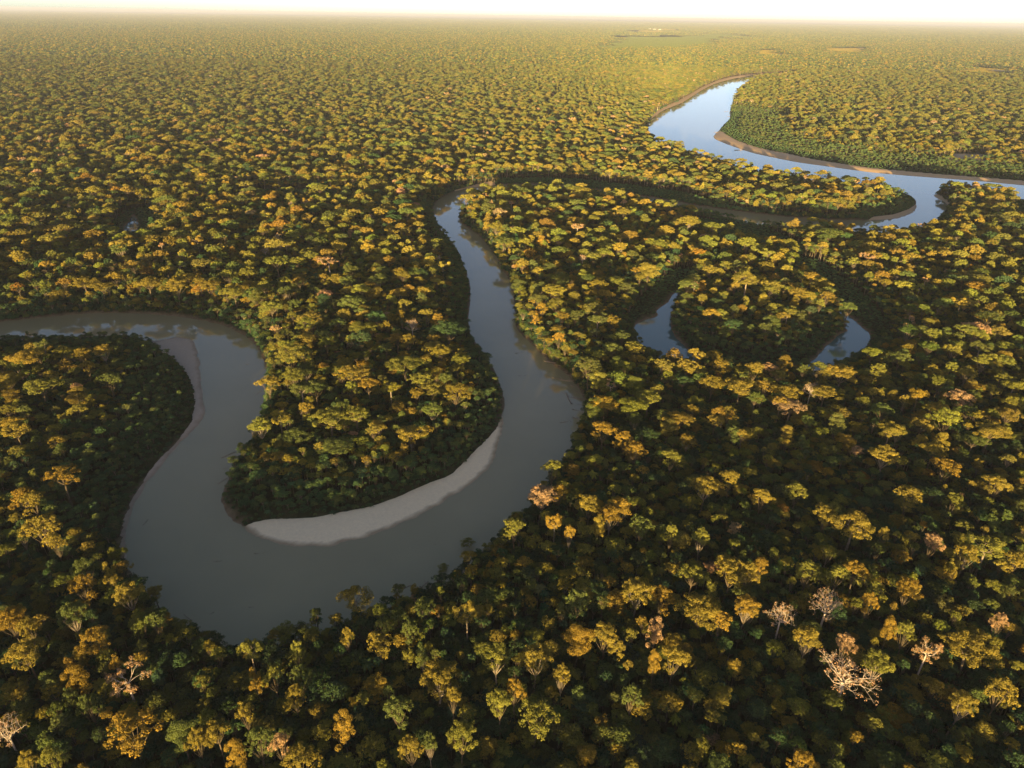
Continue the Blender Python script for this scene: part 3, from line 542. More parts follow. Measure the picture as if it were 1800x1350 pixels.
def make_tree(kind, R, Ht, seed, leaf, dens, fine):
    """returns trunk Geo, crown Geo; kind: d dome, u umbrella, t tall, f open fan, w half-bare pink umbrella, b bare, s shrub, p palm"""
    r = np.random.default_rng(seed)
    T = Geo(); K = Geo()
    tr = max(0.16, 0.036 * R + 0.0055 * Ht)
    lean = r.normal(scale=0.02 * Ht, size=2)
    if kind == 'p':
        top = np.array([lean[0], lean[1], Ht * 0.86])
        T.tube([(0, 0, -1), (lean[0] * .2, lean[1] * .2, Ht * .4), top], [0.2, 0.15, 0.12], 6)
        nf = 15
        for i in range(nf):
            a = i * 2.4 + r.normal(scale=.15); up = r.uniform(0.15, 1.0)
            L = R * r.uniform(0.85, 1.15)
            t = np.linspace(0, 1, 6)
            px = top[0] + np.cos(a) * L * t; py = top[1] + np.sin(a) * L * t
            pz = top[2] + L * (up * t - (0.55 + 0.5 * up) * t ** 2)
            path = np.stack([px, py, pz], 1)
            side = np.array([-np.sin(a), np.cos(a), 0])
            w = L * 0.15 * np.array([0.5, 1.0, 1.1, 0.95, 0.7, 0.15])
            droop = np.array([0, 0, -0.35])
            V = np.concatenate([path, path + (side + droop) * w[:, None], path + (-side + droop) * w[:, None]])
            n = 6
            Q = []
            for k in range(n - 1):
                Q += [(k, k + 1, n + k + 1, n + k), (k + 1, k, 2 * n + k, 2 * n + k + 1)]
            K.add(V, np.array(Q), 0, 0.4 + 0.3 * r.random())
        return T, K
    if kind == 's':
        nc = int(10 + 2.0 * R * R)
        for i in range(nc):
            a = r.uniform(0, 6.28); rr = R * math.sqrt(r.random())
            c = np.array([rr * math.cos(a), rr * math.sin(a), Ht * (0.35 + 0.5 * (1 - (rr / R) ** 2)) * r.uniform(0.7, 1.15)])
            clump_leaves(K, c, 0.95 * r.uniform(.7, 1.3), int(34 * dens), leaf, r.uniform(.25, .7), r, 0.85)
        for i in range(4):
            a = r.uniform(0, 6.28)
            T.tube([(0, 0, -0.6), (R * .3 * math.cos(a), R * .3 * math.sin(a), Ht * .45)], [0.09, 0.04], 4)
        return T, K
    base = {'d': 0.42, 'u': 0.60, 't': 0.36, 'f': 0.58, 'w': 0.60, 'b': 0.46}[kind] * Ht
    fork = np.array([lean[0], lean[1], base])
    T.tube([(0, 0, -1.0), (0.05 * lean[0], 0.05 * lean[1], 1.2), (0.4 * lean[0], 0.5 * lean[1], base * 0.5), fork],
           [tr * 1.9, tr * 1.15, tr * 0.95, tr * 0.75], 8)
    if kind in 'bw' or kind == 'f':
        # real branching skeleton; its tips carry (or do not carry) the clumps
        tips = []
        def grow(p, d, L, rad, lev):
            d = d / np.linalg.norm(d)
            q = p + d * L * 0.5 + r.normal(scale=0.06 * L, size=3)
            e = p + d * L + r.normal(scale=0.06 * L, size=3)
            (T if lev < 2 else K).tube([p, q, e], [rad, rad * 0.85, rad * 0.66], 6 if lev < 2 else (4 if lev < 4 else 3), 1, 0.6)
            if lev >= LV:
                tips.append(e); return
            for k in range(r.integers(2, 4) if lev else 6):
                a = r.uniform(0, 6.28) if lev else k * 1.05 + r.normal(scale=.25)
                if lev == 0: nd = np.array([math.cos(a) * 0.95, math.sin(a) * 0.95, 0.75 if kind != 'w' else 0.6])
                else:
                    nd = d + 0.7 * r.normal(size=3) * np.array([1, 1, 0.6]) + np.array([0, 0, 0.16])
                grow(e, nd, L * (0.72 if lev else 0.95) * r.uniform(.8, 1.2), rad * 0.62, lev + 1)
        LV = (5 if kind == 'b' else 4) if fine else 3
        L0 = R * 0.36
        grow(fork - np.array([0, 0, 0.2]), np.array([lean[0] * .05, lean[1] * .05, 1.0]), 0.16 * R, tr * 0.75, 0) if False else None
        tips.clear()
        NL = 9 if kind == 'b' else 6
        for k in range(NL):
            a = k * 6.283 / NL + r.normal(scale=.2)
            el = {'b': 0.35 + 1.5 * (k % 3) / 2, 'w': 0.55, 'f': 0.9}[kind] * r.uniform(.6, 1.3)
            grow(fork, np.array([math.cos(a), math.sin(a), el]), L0 * r.uniform(.8, 1.15), tr * 0.42, 1)
        tips = np.array(tips)
        # fit the crown to radius R
        for t in tips:
            if kind == 'b':
                if r.random() < 0.55:
                    clump_leaves(K, t, 0.5, int(5 * dens), leaf * 0.7, r.uniform(.4, .9), r)
            elif kind == 'w':
                clump_leaves(K, t, 0.10 * R, int(24 * dens), leaf * 0.8, r.uniform(.35, .95), r, .6)
            else:
                clump_leaves(K, t, 0.16 * R, int(46 * dens), leaf, r.uniform(.3, .85), r, .6)
        return T, K
    # leafy crowns: lobes carrying clumps
    if kind == 'u':
        nl, lr0, th, sq = int(r.integers(10, 14)), 0.36, 0.60, 0.58
    elif kind == 't':
        nl, lr0, th, sq = int(r.integers(6, 9)), 0.50, 0.9, 0.8
    else:
        nl, lr0, th, sq = int(r.integers(11, 16)), 0.36, 1.15, 0.75
    crown_h = Ht - base
    cl = r.uniform(0.26, 0.46)
    leaf = leaf * r.uniform(0.8, 1.25)
    gap = r.uniform(1.05, 1.6)
    ph = r.uniform(0, 6.28)
    for i in range(nl):
        rr = R * 0.78 * math.sqrt((i + 0.3) / nl) * r.uniform(.8, 1.15)
        a = ph + i * 2.399 + r.normal(scale=.25)
        lr = R * lr0 * r.uniform(.72, 1.22)
        if kind == 't':
            z = base + crown_h * (0.25 + 0.62 * (1 - i / nl)) ; rr *= 0.6
        else:
            z = Ht - lr * sq - (rr / R) ** 2 * R * th * r.uniform(.7, 1.3)
        c = np.array([lean[0] + rr * math.cos(a), lean[1] + rr * math.sin(a), z])
        T.tube(bez(fork, c, -0.12 * R, 5), np.linspace(tr * 0.30, tr * 0.09, 5), 5 if fine else 3)
        lt = r.uniform(.32, .68)
        rc = max(0.5, lr * cl)
        n = int(gap * (lr / rc) ** 2) + 2
        for k in range(n):
            d = r.normal(size=3); d[2] = abs(d[2]) * 1.1 - 0.28; d /= np.linalg.norm(d)
            if r.random() < 0.10: continue
            cc = c + d * lr * np.array([1, 1, sq]) * r.uniform(.72, 1.02)
            rcc = rc * r.uniform(.7, 1.3)
            nlv = int(dens * 10.5 * rcc * rcc / (leaf * leaf)) + 4
            clump_leaves(K, cc, rcc, nlv, leaf, np.clip(lt + r.normal(scale=.14), .05, .95), r)
            if fine and r.random() < 0.35:
                K.tube([c * 0.6 + fork * 0.0 + c * 0.4, cc], [tr * 0.10, tr * 0.04], 3, 1, .6)
    return T, K

protos = {}          # class -> list of (trunk mesh, crown mesh, combined hi mesh, combined lo mesh, R, H, kind)
def combine(T, K):
    G = Geo()
    for g in (T, K):
        for v, q, m, t in zip(g.v, g.q, g.m, g.t):
            G.v.append(v); G.t.append(t); G.m.append(m)
    off = 0
    for g in (T, K):
        for v, q in zip(g.v, g.q):
            G.q.append(q - q.min() + off) if False else None
    G.q = []
    base = 0
    for g in (T, K):
        for q in g.q: G.q.append(q + base)
        base += g.n
    return G
MATS = {'b': [m_leaf, m_bare], 'w': [m_leaf, m_bare], 'f': [m_leaf, m_bark]}
proto_col = bpy.data.collections.new("tree_kinds")
plist = []            # objects of the collection in order
def add_class(cls, specs, Rr, Hh, leaf, seed):
    L = []
    for i, k in enumerate(specs):
        R = Rr; H = Hh
        mats = MATS.get(k, [m_leaf, m_bark if i % 5 == 3 else m_bark_dark])
        T, K = make_tree(k, R, H, seed + i * 17, leaf, 1.0, True)
        hi = combine(T, K).mesh(f"{cls}{i}", mats)
        me_t = T.mesh("trunk", mats); me_k = K.mesh("crown", mats)
        T2, K2 = make_tree(k, R, H, seed + i * 17, leaf * 2.5, 1.25, False)
        lo = combine(T2, K2).mesh(f"{cls}{i}_lo", mats)
        ix = []
        for me in (hi, lo):
            o = bpy.data.objects.new("kind_%03d" % len(plist), me); proto_col.objects.link(o)
            ix.append(len(plist)); plist.append(o)
        # true crown radius from the leaves
        kv = np.concatenate(K.v)
        rad = np.percentile(np.hypot(kv[:, 0], kv[:, 1]), 96)
        L.append(dict(trunk=me_t, crown=me_k, hi=ix[0], lo=ix[1], R=rad, H=np.percentile(kv[:, 2], 99), kind=k))
    protos[cls] = L
add_class('E', list("dddduuuttfdu"), 9.0, 31.0, 0.56, 100)
add_class('B', list("bbww"), 8.5, 30.0, 0.50, 300)
add_class('C', list("dddduuttddtu"), 5.2, 23.0, 0.50, 500)
add_class('U', list("ddtdpp"), 3.2, 13.0, 0.46, 700)
add_class('S', list("sss"), 3.0, 4.2, 0.46, 900)
PAL = {'G': (0.175, 0.148, 0.032), 'Y': (0.140, 0.148, 0.034), 'V': (0.082, 0.106, 0.034), 'O': (0.196, 0.140, 0.028),
       'P': (0.27, 0.185, 0.11), 'W': (0.28, 0.19, 0.13), 'N': (0.042, 0.074, 0.034), 'D': (0.026, 0.056, 0.034)}  # N and D pushed dark and bluish: tone of shade put into leaf tint

# ------------------------------------------------------------------ trees: where they stand
def jitter_grid(x0, x1, y0, y1, st, seed, jit=0.42):
    r = np.random.default_rng(seed)
    X, Y = np.meshgrid(np.arange(x0, x1, st), np.arange(y0, y1, st * 0.866))
    X = X + (np.arange(X.shape[0]) % 2)[:, None] * st * 0.5
    X = X + r.uniform(-jit, jit, X.shape) * st
    Y = Y + r.uniform(-jit, jit, X.shape) * st
    p = np.stack([X.ravel(), Y.ravel()], 1)
    w = 440 + 0.70 * np.maximum(p[:, 1], 0)
    return p[(np.abs(p[:, 0]) < w)]

def density_mask(p):
    """full forest height allowed at p (0 = none .. 1 = tall forest), and distance to water"""
    d = water_sd(p)
    s = in_sand(p)
    f = np.ones(len(p))
    f[d < 2.0] = 0
    f[s < 0.8] = 0
    for k, L in BARL.items():
        bd = seg_dist(p, L[:-1], L[1:])
        span = {'P1': 85, 'P2': 34, 'P3': 240, 'P4': 55, 'P5': 80, 'N6': 22}.get(k, 40)
        f0 = {'P1': 0.20, 'P2': 0.24, 'N6': 0.9, 'N9': 0.22}.get(k, 0.16 if k[0] == 'P' else 0.38)
        f = np.where(f > 0, np.minimum(f, f0 + (1 - f0) * np.clip(bd / span, 0, 1) ** 0.8), 0)
    hol = waves(p[:, 0], p[:, 1], 0.016, 91) + 0.7 * waves(p[:, 0], p[:, 1], 0.05, 92)
    f = np.where(f > 0, np.minimum(f, 1 - 0.38 * sstep(hol, 1.5, 2.3)), 0)
    for k, P in MAR.items():
        md = sdist(p, P, 30)
        f = np.where((f > 0) & (md < 6), np.minimum(f, 0.10 + 0.45 * sstep(md, -2, 10)), f)
    for k, P in FLD.items():
        fd = sdist(p, P, 60)
        f[fd < 6] = 0
    return f, d

trees = []   # rows: x, y, class, proto index, R, sxy, sz, rot, tint
NEAR_LIST = np.array([(t[0], t[1], t[2]) for t in LIST])
def project(p, z):
    M = np.array(CAM_M)
    v = np.column_stack([p, z - CAM_H]) @ M
    dep = -v[:, 2]
    k = 1255.0 / 1800.0
    return v[:, 0] / dep * k, v[:, 1] / dep * k, dep          # in frame widths from the centre

def pick_tint(r, n, w):
    keys = list(w.keys()); pr = np.array(list(w.values()), float); pr /= pr.sum()
    c = np.array([PAL[k] for k in keys])[r.choice(len(keys), n, p=pr)]
    return np.clip(c * r.uniform(0.78, 1.22, (n, 1)) * (1 + r.normal(scale=.06, size=(n, 3))), 0.008, 0.6)

rr = np.random.default_rng(21)
# listed trees, one by one
list_rows = []
kind_pool = {}
for cls in ('E', 'B'):
    for i, pz in enumerate(protos[cls]): kind_pool.setdefault(pz['kind'], []).append((cls, i))
for (x, y, R, c, k, lm, hc) in LIST:
    cls, i = kind_pool[k][rr.integers(len(kind_pool[k]))]
    pz = protos[cls][i]
    sxy = R / pz['R']
    h = hc + 0.18 * R + rr.uniform(-0.8, 0.8)
    tint = np.array(PAL[c]) * rr.uniform(.88, 1.12)
    list_rows.append(dict(x=x, y=y, cls=cls, i=i, R=R, sxy=sxy, sz=h / pz['H'], rot=rr.uniform(0, 6.28), tint=tint, lm=lm, c=c, k=k, h=h))
LP = np.array([(t['x'], t['y'], t['R']) for t in list_rows])

def clear_of(p, R, L, k):
    ok = np.ones(len(p), bool)
    for (x, y, r0) in L:
        near = np.abs(p[:, 0] - x) < 30
        ok[near] &= np.hypot(p[near, 0] - x, p[near, 1] - y) > k * r0 + 0.25 * (R[near] if hasattr(R, '__len__') else R)
    return ok

rows = []
def emit(cls, p, weights, Rlo, Rhi, Hlo, Hhi, seed, tintw, hvar=0.0):
    r = np.random.default_rng(seed)
    f, d = density_mask(p)
    keep = f > 0.02
    p = p[keep]; f = f[keep]; d = d[keep]
    n = len(p)
    i = r.choice(len(protos[cls]), n, p=np.array(weights, float) / sum(weights))
    R = r.uniform(Rlo, Rhi, n) * np.exp(r.normal(scale=.2, size=n))
    h = r.uniform(Hlo, Hhi, n) + hvar * waves(p[:, 0], p[:, 1], 0.035, 77) + 1.0 * hvar * waves(p[:, 0], p[:, 1], 0.011, 78)
    h = np.maximum(h, 5)
    return dict(cls=cls, p=p, f=f, d=d, i=i, R=R, h=h, tint=pick_tint(r, n, tintw), rot=r.uniform(0, 6.28, n))

FAR = 5000
# emergent trees
pe = jitter_grid(-4200, 4200, -550, FAR, 20, 31, 0.48)
pe = pe[np.random.default_rng(5).random(len(pe)) < 0.84 + 0.13 * waves(pe[:, 0], pe[:, 1], 0.02, 61)]
_, vv, dd_ = project(pe, np.full(len(pe), 28.0))
infront = pe[:, 1] > 60
pe = pe[~(infront & (pe[:, 1] < 450) & (vv < 0.0))]                        # near rows are listed above
pe = pe[clear_of(pe, 8.0, LP, 1.1)]
em = emit('E', pe, [3, 3, 3, 3, 3, 3, 3, 2, 2, 1.2, 3, 3], 5.2, 10.2, 22.5, 29.5, 41, dict(G=6, Y=6, V=4, O=0.5, P=0.2, N=.6), 1.0)
em['h'] += (em['R'] - 6.5) * 0.9
ok = em['f'] > 0.9
for k in ('p', 'f', 'd', 'i', 'R', 'h', 'tint', 'rot'): em[k] = em[k][ok]
# a few bare and pinkish ones among them
swap = np.random.default_rng(8).random(len(em['p'])) < 0.05
BIG = np.column_stack([em['p'], em['R']])
# canopy
pc = jitter_grid(-2200, 2200, -550, 2000, 8.7, 32, 0.46)
pc2 = jitter_grid(-4200, 4200, 2000, FAR, 11.5, 37, 0.46)
pc = np.concatenate([pc, pc2])
pc = pc[clear_of(pc, 4.0, LP, 0.72)]
# clear of emergent trunks (grid hash)
cell = {}
for j, (x, y, r0) in enumerate(BIG): cell.setdefault((int(x // 32), int(y // 32)), []).append(j)
okc = np.ones(len(pc), bool)
cx = (pc[:, 0] // 32).astype(int); cyy = (pc[:, 1] // 32).astype(int)
order = np.lexsort((cyy, cx)); 
keys, start = np.unique(np.column_stack([cx, cyy])[order], axis=0, return_index=True)
start = list(start) + [len(order)]
for q, (kx, ky) in enumerate(keys):
    ids = order[start[q]:start[q + 1]]
    js = [j for a in (-1, 0, 1) for b in (-1, 0, 1) for j in cell.get((kx + a, ky + b), [])]
    if js:
        B = BIG[js]
        dist = np.hypot(pc[ids, 0][:, None] - B[:, 0], pc[ids, 1][:, None] - B[:, 1])
        okc[ids] = (dist > 0.62 * B[:, 2]).all(1)
pc = pc[okc]
ca = emit('C', pc, [3, 3, 3, 3, 2, 2, 2, 2, 3, 3, 2, 2], 3.0, 5.6, 9.5, 21.0, 42, dict(G=4, Y=5, V=5, O=.4, P=0.12, N=3.5, D=1), 1.8)
# understorey
pu1 = jitter_grid(-900, 1000, -60, 900, 6.0, 33, 0.45)
pu2 = jitter_grid(-1600, 1700, 900, 1700, 11.0, 34, 0.45)
pu = np.concatenate([pu1, pu2])
un = emit('U', pu, [3, 3, 2, 3, 1.0, 1.0], 2.4, 4.4, 7.0, 15.0, 43, dict(V=3, N=5, D=4, Y=1.5, G=.6), 1.2)
# shrubs along the water, on the bars and in the marsh
ps1 = jitter_grid(-780, 960, 150, 1500, 4.2, 35, 0.48)
ds = water_sd(ps1)
f_, _ = density_mask(ps1)
ps1 = ps1[(((ds < 11) & (ds > 1.2)) | (f_ < 0.62)) & (f_ > 0)]
ps2 = jitter_grid(-150, 3300, 1500, 3100, 9, 36, 0.45)
ds = water_sd(ps2); f_, _ = density_mask(ps2)
ps2 = ps2[(((ds < 22) & (ds > 1.0)) | (f_ < 0.62)) & (f_ > 0)]
sh = emit('S', np.concatenate([ps1, ps2]), [1, 1, 1], 2.0, 4.2, 3.0, 7.0, 44, dict(N=3, D=4, V=2, Y=1))

def finish(E, lowcut):
    """scale heights by the allowed forest height and drop what would be too small"""
    f = E['f']
    E['h'] = E['h'] * np.clip(f, 0.2, 1) ** 0.9
    E['R'] = E['R'] * np.clip(f, 0.35, 1) ** 0.6
    keep = f > lowcut
    for k in ('p', 'f', 'd', 'i', 'R', 'h', 'tint', 'rot'): E[k] = E[k][keep]
    E['z'] = ground_z(E['p'], E['d'])
    return E
em = finish(em, 0.9); ca = finish(ca, 0.40); un = finish(un, 0.34); sh = finish(sh, 0.02)
ca['R'][ca['p'][:, 1] > 2000] *= 1.2
# trees right on the bank are dark-foliaged young growth on the bars
for E in (ca, un, sh):
    low = (E['f'] < 0.8)
    g = np.random.default_rng(3)
    E['tint'][low] = E['tint'][low] * 0.35 + np.array((0.062, 0.125, 0.058)) * 0.65 * g.uniform(.75, 1.15, (low.sum(), 1))

for E in (em, ca):                        # distance dulling put into the tints, drifting towards olive
    w = 0.45 * sstep(E['p'][:, 1], 1200, 3200)[:, None]
    E['tint'] = E['tint'] * (1 - w) + np.array(PAL['V']) * w

def scales(E):
    R0 = np.array([q['R'] for q in protos[E['cls']]])[E['i']]
    H0 = np.array([q['H'] for q in protos[E['cls']]])[E['i']]
    return np.column_stack([E['R'] / R0, E['R'] / R0, E['h'] / H0])

# ------------------------------------------------------------------ the 300 trees that show largest: one object each
cand = []
for t in list_rows:
    z = float(ground_z(np.array([[t['x'], t['y']]]))[0])
    t['z'] = z
    cand.append((t['R'] * 1.25, t['x'], t['y'], t['h'], 'L', t))
for E in (em, ca):
    for j in range(len(E['p'])):
        if 60 < E['p'][j, 1] < 620:
            cand.append((E['R'][j], E['p'][j, 0], E['p'][j, 1], E['h'][j], E['cls'], j))
cp = np.array([(c[1], c[2]) for c in cand]); chh = np.array([c[3] for c in cand]); cr = np.array([c[0] for c in cand])
u, v, dep = project(cp, chh + 1.0)
vis = (np.abs(u) < 0.5) & (np.abs(v) < 0.375)
size = np.where(vis, cr / dep, 0)
order = np.argsort(-size)
chosen = [k for k in order if vis[k]]
listed = [k for k in chosen if cand[k][4] == 'L']
others = [k for k in chosen if cand[k][4] != 'L']
single = listed + others[:max(0, 300 - len(listed))]
LM = {'big': ("broad golden tree over the shaded bank beside the left bend of the river", "the broad golden bank tree"),
 'pair': ("orange and gold broccoli-crowned tree left of the river's near bend", "the orange and gold crown"),
 'feather': ("feathery golden flat crown by the picture's left edge", "the feathery golden crown"),
 'pink': ("pinkish half-bare tree with two flat fans and a pale leaning trunk", "the pink flat-topped tree"),
 'mottle': ("large mottled orange, gold and green tree in the lower left", "the large mottled orange tree"),
 'snag': ("bare white tree cut by the left edge of the picture", "the bare white tree at the picture's edge"),
 'lone': ("lone bright golden tree leaning over the water at the river's near edge", "the lone golden waterside tree"),
 'dense': ("dense round golden tree standing out of dark forest below the sandbar", "the dense round golden tree"),
 'twin': ("big golden crown with an orange neighbour, right of the near river bend", "the big golden twin crown"),
 'fork': ("golden tree with forked white limbs showing under its crown", "the golden tree with forked limbs"),
 'thin': ("thin amber see-through crown on a straight white trunk", "the thin amber tree"),
 'grey': ("grey leafless tree with a fine spray of twigs in the shade", "the grey leafless tree"),
 'bare': ("huge bare white tree with spreading crooked limbs and pinkish twigs", "the huge bare white tree"),
 'palepink': ("small pale pink crown between the bare white tree and the huge amber tree", "the small pale pink crown"),
 'huge': ("huge dense amber crown, the largest at the lower right", "the huge amber crown"),
 'lime': ("bright lime-yellow tree, brightest crown at the bottom centre", "the bright lime-yellow tree"),
 'pale': ("pale golden crown with radiating limbs above the dark gully", "the pale golden branching crown"),
 'fan': ("yellow fan-shaped tree with white limbs near the right edge", "the yellow fan-shaped tree"),
 'bend': ("pink-topped golden tree on the bank where the river turns", "the pink-topped bank tree")}
lm_pos = []
for k in single:
    c = cand[k]
    if c[4] == 'L' and c[5]['lm']: lm_pos.append((u[k], v[k], c[5]['lm']))
CW = {'G': 'golden', 'Y': 'yellow-green', 'V': 'olive', 'O': 'orange', 'P': 'pinkish', 'W': 'leafless white'}
KW = {'d': 'round-crowned', 'u': 'flat-topped', 't': 'narrow', 'f': 'open-branched', 'w': 'half-bare', 'b': 'branching', }
ORD = ['next', 'second', 'third', 'fourth', 'fifth', 'sixth', 'seventh', 'eighth', 'ninth', 'tenth', 'eleventh', 'twelfth']
info = []
for k in single:
    c = cand[k]
    if c[4] == 'L':
        t = c[5]
        if t['lm']:
            info.append((k, None, None, None, 0, LM[t['lm']][0])); continue
        desc = ("%s %s tree" % (CW[t['c']], KW[t['k']]))
    else:
        E = em if c[4] == 'E' else ca
        kd = protos[c[4]][E['i'][c[5]]]['kind']
        tint = E['tint'][c[5]]
        cw = min(PAL, key=lambda q: np.abs(np.array(PAL[q]) - tint).sum())
        desc = "%s %s tree" % ({'G': 'golden', 'Y': 'yellow-green', 'V': 'olive', 'O': 'orange', 'P': 'pinkish', 'W': 'pinkish', 'N': 'green', 'D': 'dark green'}[cw], KW[kd])
    dd = [math.hypot(u[k] - a, v[k] - b) for a, b, _ in lm_pos]
    m = int(np.argmin(dd))
    du, dv = u[k] - lm_pos[m][0], v[k] - lm_pos[m][1]
    rel = ('right of' if du > 0 else 'left of') if abs(du) > abs(dv) else ('behind' if dv > 0 else 'in front of')
    info.append((k, desc, rel, lm_pos[m][2], dd[m], None))
groups = {}
for row in info:
    if row[5] is None: groups.setdefault((row[1], row[2], row[3]), []).append(row)
labels = {}
for row in info:
    if row[5]: labels[row[0]] = row[5]
for (desc, rel, lm), L in groups.items():
    L.sort(key=lambda q: q[4])
    for n, row in enumerate(L):
        pre = "" if len(L) == 1 else (ORD[min(n, 11)] + " ")
        labels[row[0]] = ("%s%s %s %s" % (pre, desc, rel, LM[lm][1])).strip()

taken = {'E': set(), 'C': set()}
def place_tree(x, y, z, cls, i, sc, rot, tint, label):
    pz = protos[cls][i]
    bare = pz['kind'] == 'b'
    e = link(bpy.data.objects.new("bare_tree" if bare else "rainforest_tree", None))
    e.empty_display_size = 2.0
    e.location = (x, y, z)
    e.rotation_euler = (0, 0, rot)
    e.scale = sc
    tag(e, label, "tree", "large trees in the nearest part of the forest")
    for nm, me in (("trunk", pz['trunk']), ("crown", pz['crown'])):
        o = link(bpy.data.objects.new(nm, me), e)
        o["tint"] = [float(a) for a in tint]
for k in single:
    c = cand[k]
    if c[4] == 'L':
        t = c[5]
        place_tree(t['x'], t['y'], t['z'], t['cls'], t['i'], (t['sxy'], t['sxy'], t['sz']), t['rot'], t['tint'], labels[k])
        t['done'] = True
    else:
        E = em if c[4] == 'E' else ca
        j = c[5]
        taken[c[4]].add(j)
        s = scales(dict(cls=E['cls'], i=E['i'][j:j + 1], R=E['R'][j:j + 1], h=E['h'][j:j + 1]))[0]
        place_tree(E['p'][j, 0], E['p'][j, 1], E['z'][j], E['cls'], int(E['i'][j]), tuple(float(a) for a in s), float(E['rot'][j]), E['tint'][j], labels[k])

# ------------------------------------------------------------------ the rest of the forest: one mass, scattered with geometry nodes
def scatter(name, P, idx, sc, rot, tint, col, label, cat):
    n = len(P)
    rv = np.zeros((n, 3)); rv[:, 2] = rot
    me = np_mesh(name, P, [], attrs={'kind_index': ('INT', 'POINT', idx), 'size': ('FLOAT_VECTOR', 'POINT', sc), 'turn': ('FLOAT_VECTOR', 'POINT', rv),
        'tint': ('FLOAT_COLOR', 'POINT', np.column_stack([tint, np.ones(n)]))})
    o = link(bpy.data.objects.new(name, me))
    tag(o, label, cat, kind="stuff")
    ng = bpy.data.node_groups.new(name + "_scatter", 'GeometryNodeTree')
    ng.interface.new_socket("Geometry", in_out='INPUT', socket_type='NodeSocketGeometry')
    ng.interface.new_socket("Geometry", in_out='OUTPUT', socket_type='NodeSocketGeometry')
    N = ng.nodes; Lk = ng.links
    gi = N.new('NodeGroupInput'); go = N.new('NodeGroupOutput')
    ci = N.new('GeometryNodeCollectionInfo'); ci.inputs['Collection'].default_value = col
    ci.inputs['Separate Children'].default_value = True; ci.inputs['Reset Children'].default_value = True
    ip = N.new('GeometryNodeInstanceOnPoints'); ip.inputs['Pick Instance'].default_value = True
    def at(nm, ty):
        a = N.new('GeometryNodeInputNamedAttribute'); a.data_type = ty; a.inputs['Name'].default_value = nm
        return a.outputs['Attribute']
    Lk.new(gi.outputs[0], ip.inputs['Points'])
    Lk.new(ci.outputs[0], ip.inputs['Instance'])
    Lk.new(at('kind_index', 'INT'), ip.inputs['Instance Index'])
    Lk.new(at('turn', 'FLOAT_VECTOR'), ip.inputs['Rotation'])
    Lk.new(at('size', 'FLOAT_VECTOR'), ip.inputs['Scale'])
    Lk.new(ip.outputs[0], go.inputs[0])
    md = o.modifiers.new("scatter", 'NODES'); md.node_group = ng
    return o

HI_DIST = 850.0
def gather(Es, skip):
    P, I, S, Rt, Tn = [], [], [], [], []
    for E in Es:
        m = np.ones(len(E['p']), bool)
        for j in skip.get(E['cls'], ()): m[j] = False
        hi = np.array([q['hi'] for q in protos[E['cls']]])[E['i']]
        lo = np.array([q['lo'] for q in protos[E['cls']]])[E['i']]
        near = np.hypot(E['p'][:, 0], E['p'][:, 1]) < HI_DIST
        P.append(np.column_stack([E['p'], E['z']])[m]); I.append(np.where(near, hi, lo)[m]); S.append(scales(E)[m]); Rt.append(E['rot'][m]); Tn.append(E['tint'][m])
    return [np.concatenate(a) for a in (P, I, S, Rt, Tn)]
# bare and pink trees among the emergent ones become their own kind
isb = np.where(swap[:0])[0] if False else None
P, I, S, Rt, Tn = gather([em, ca], taken)
rb = np.random.default_rng(17)
emask = np.isin(I, [q[k] for q in protos['E'] for k in ('hi', 'lo')])
pick = np.where(emask & (rb.random(len(I)) < 0.018))[0]
for j in pick:
    b = protos['B'][rb.integers(4)]
    near = math.hypot(P[j, 0], P[j, 1]) < HI_DIST
    e0 = protos['E'][0]
    S[j, 0] = S[j, 1] = S[j, 0] * e0['R'] / b['R'] * 0.85
    S[j, 2] = S[j, 2] * e0['H'] / b['H']
    I[j] = b['hi'] if near else b['lo']
    Tn[j] = np.array(PAL['P']) * rb.uniform(.8, 1.1)
left = [t for t in list_rows if not t.get('done')]
if left:
    P = np.concatenate([P, [(t['x'], t['y'], t['z']) for t in left]])
    I = np.concatenate([I, [protos[t['cls']][t['i']]['hi'] for t in left]])
    S = np.concatenate([S, [(t['sxy'], t['sxy'], t['sz']) for t in left]])
    Rt = np.concatenate([Rt, [t['rot'] for t in left]])
    Tn = np.concatenate([Tn, [t['tint'] for t in left]])
scatter("forest", P, I, S, Rt, Tn, proto_col, "dense rainforest canopy stretching from the river bends towards the horizon", "forest")
P, I, S, Rt, Tn = gather([un], {})
scatter("forest_undergrowth", P, I, S, Rt, Tn, proto_col, "dark lower trees and palms filling the gaps below the canopy", "undergrowth")
P, I, S, Rt, Tn = gather([sh], {})
scatter("riverside_shrubbery", P, I, S, Rt, Tn, proto_col, "low green shrubs fringing the river banks, sandbars and lake", "shrubbery")
N_INST = len(em['p']) + len(ca['p']) + len(un['p']) + len(sh['p'])
print("instances", N_INST, "single", len(single), "shrubs", len(sh['p']), "under", len(un['p']), "canopy", len(ca['p']))

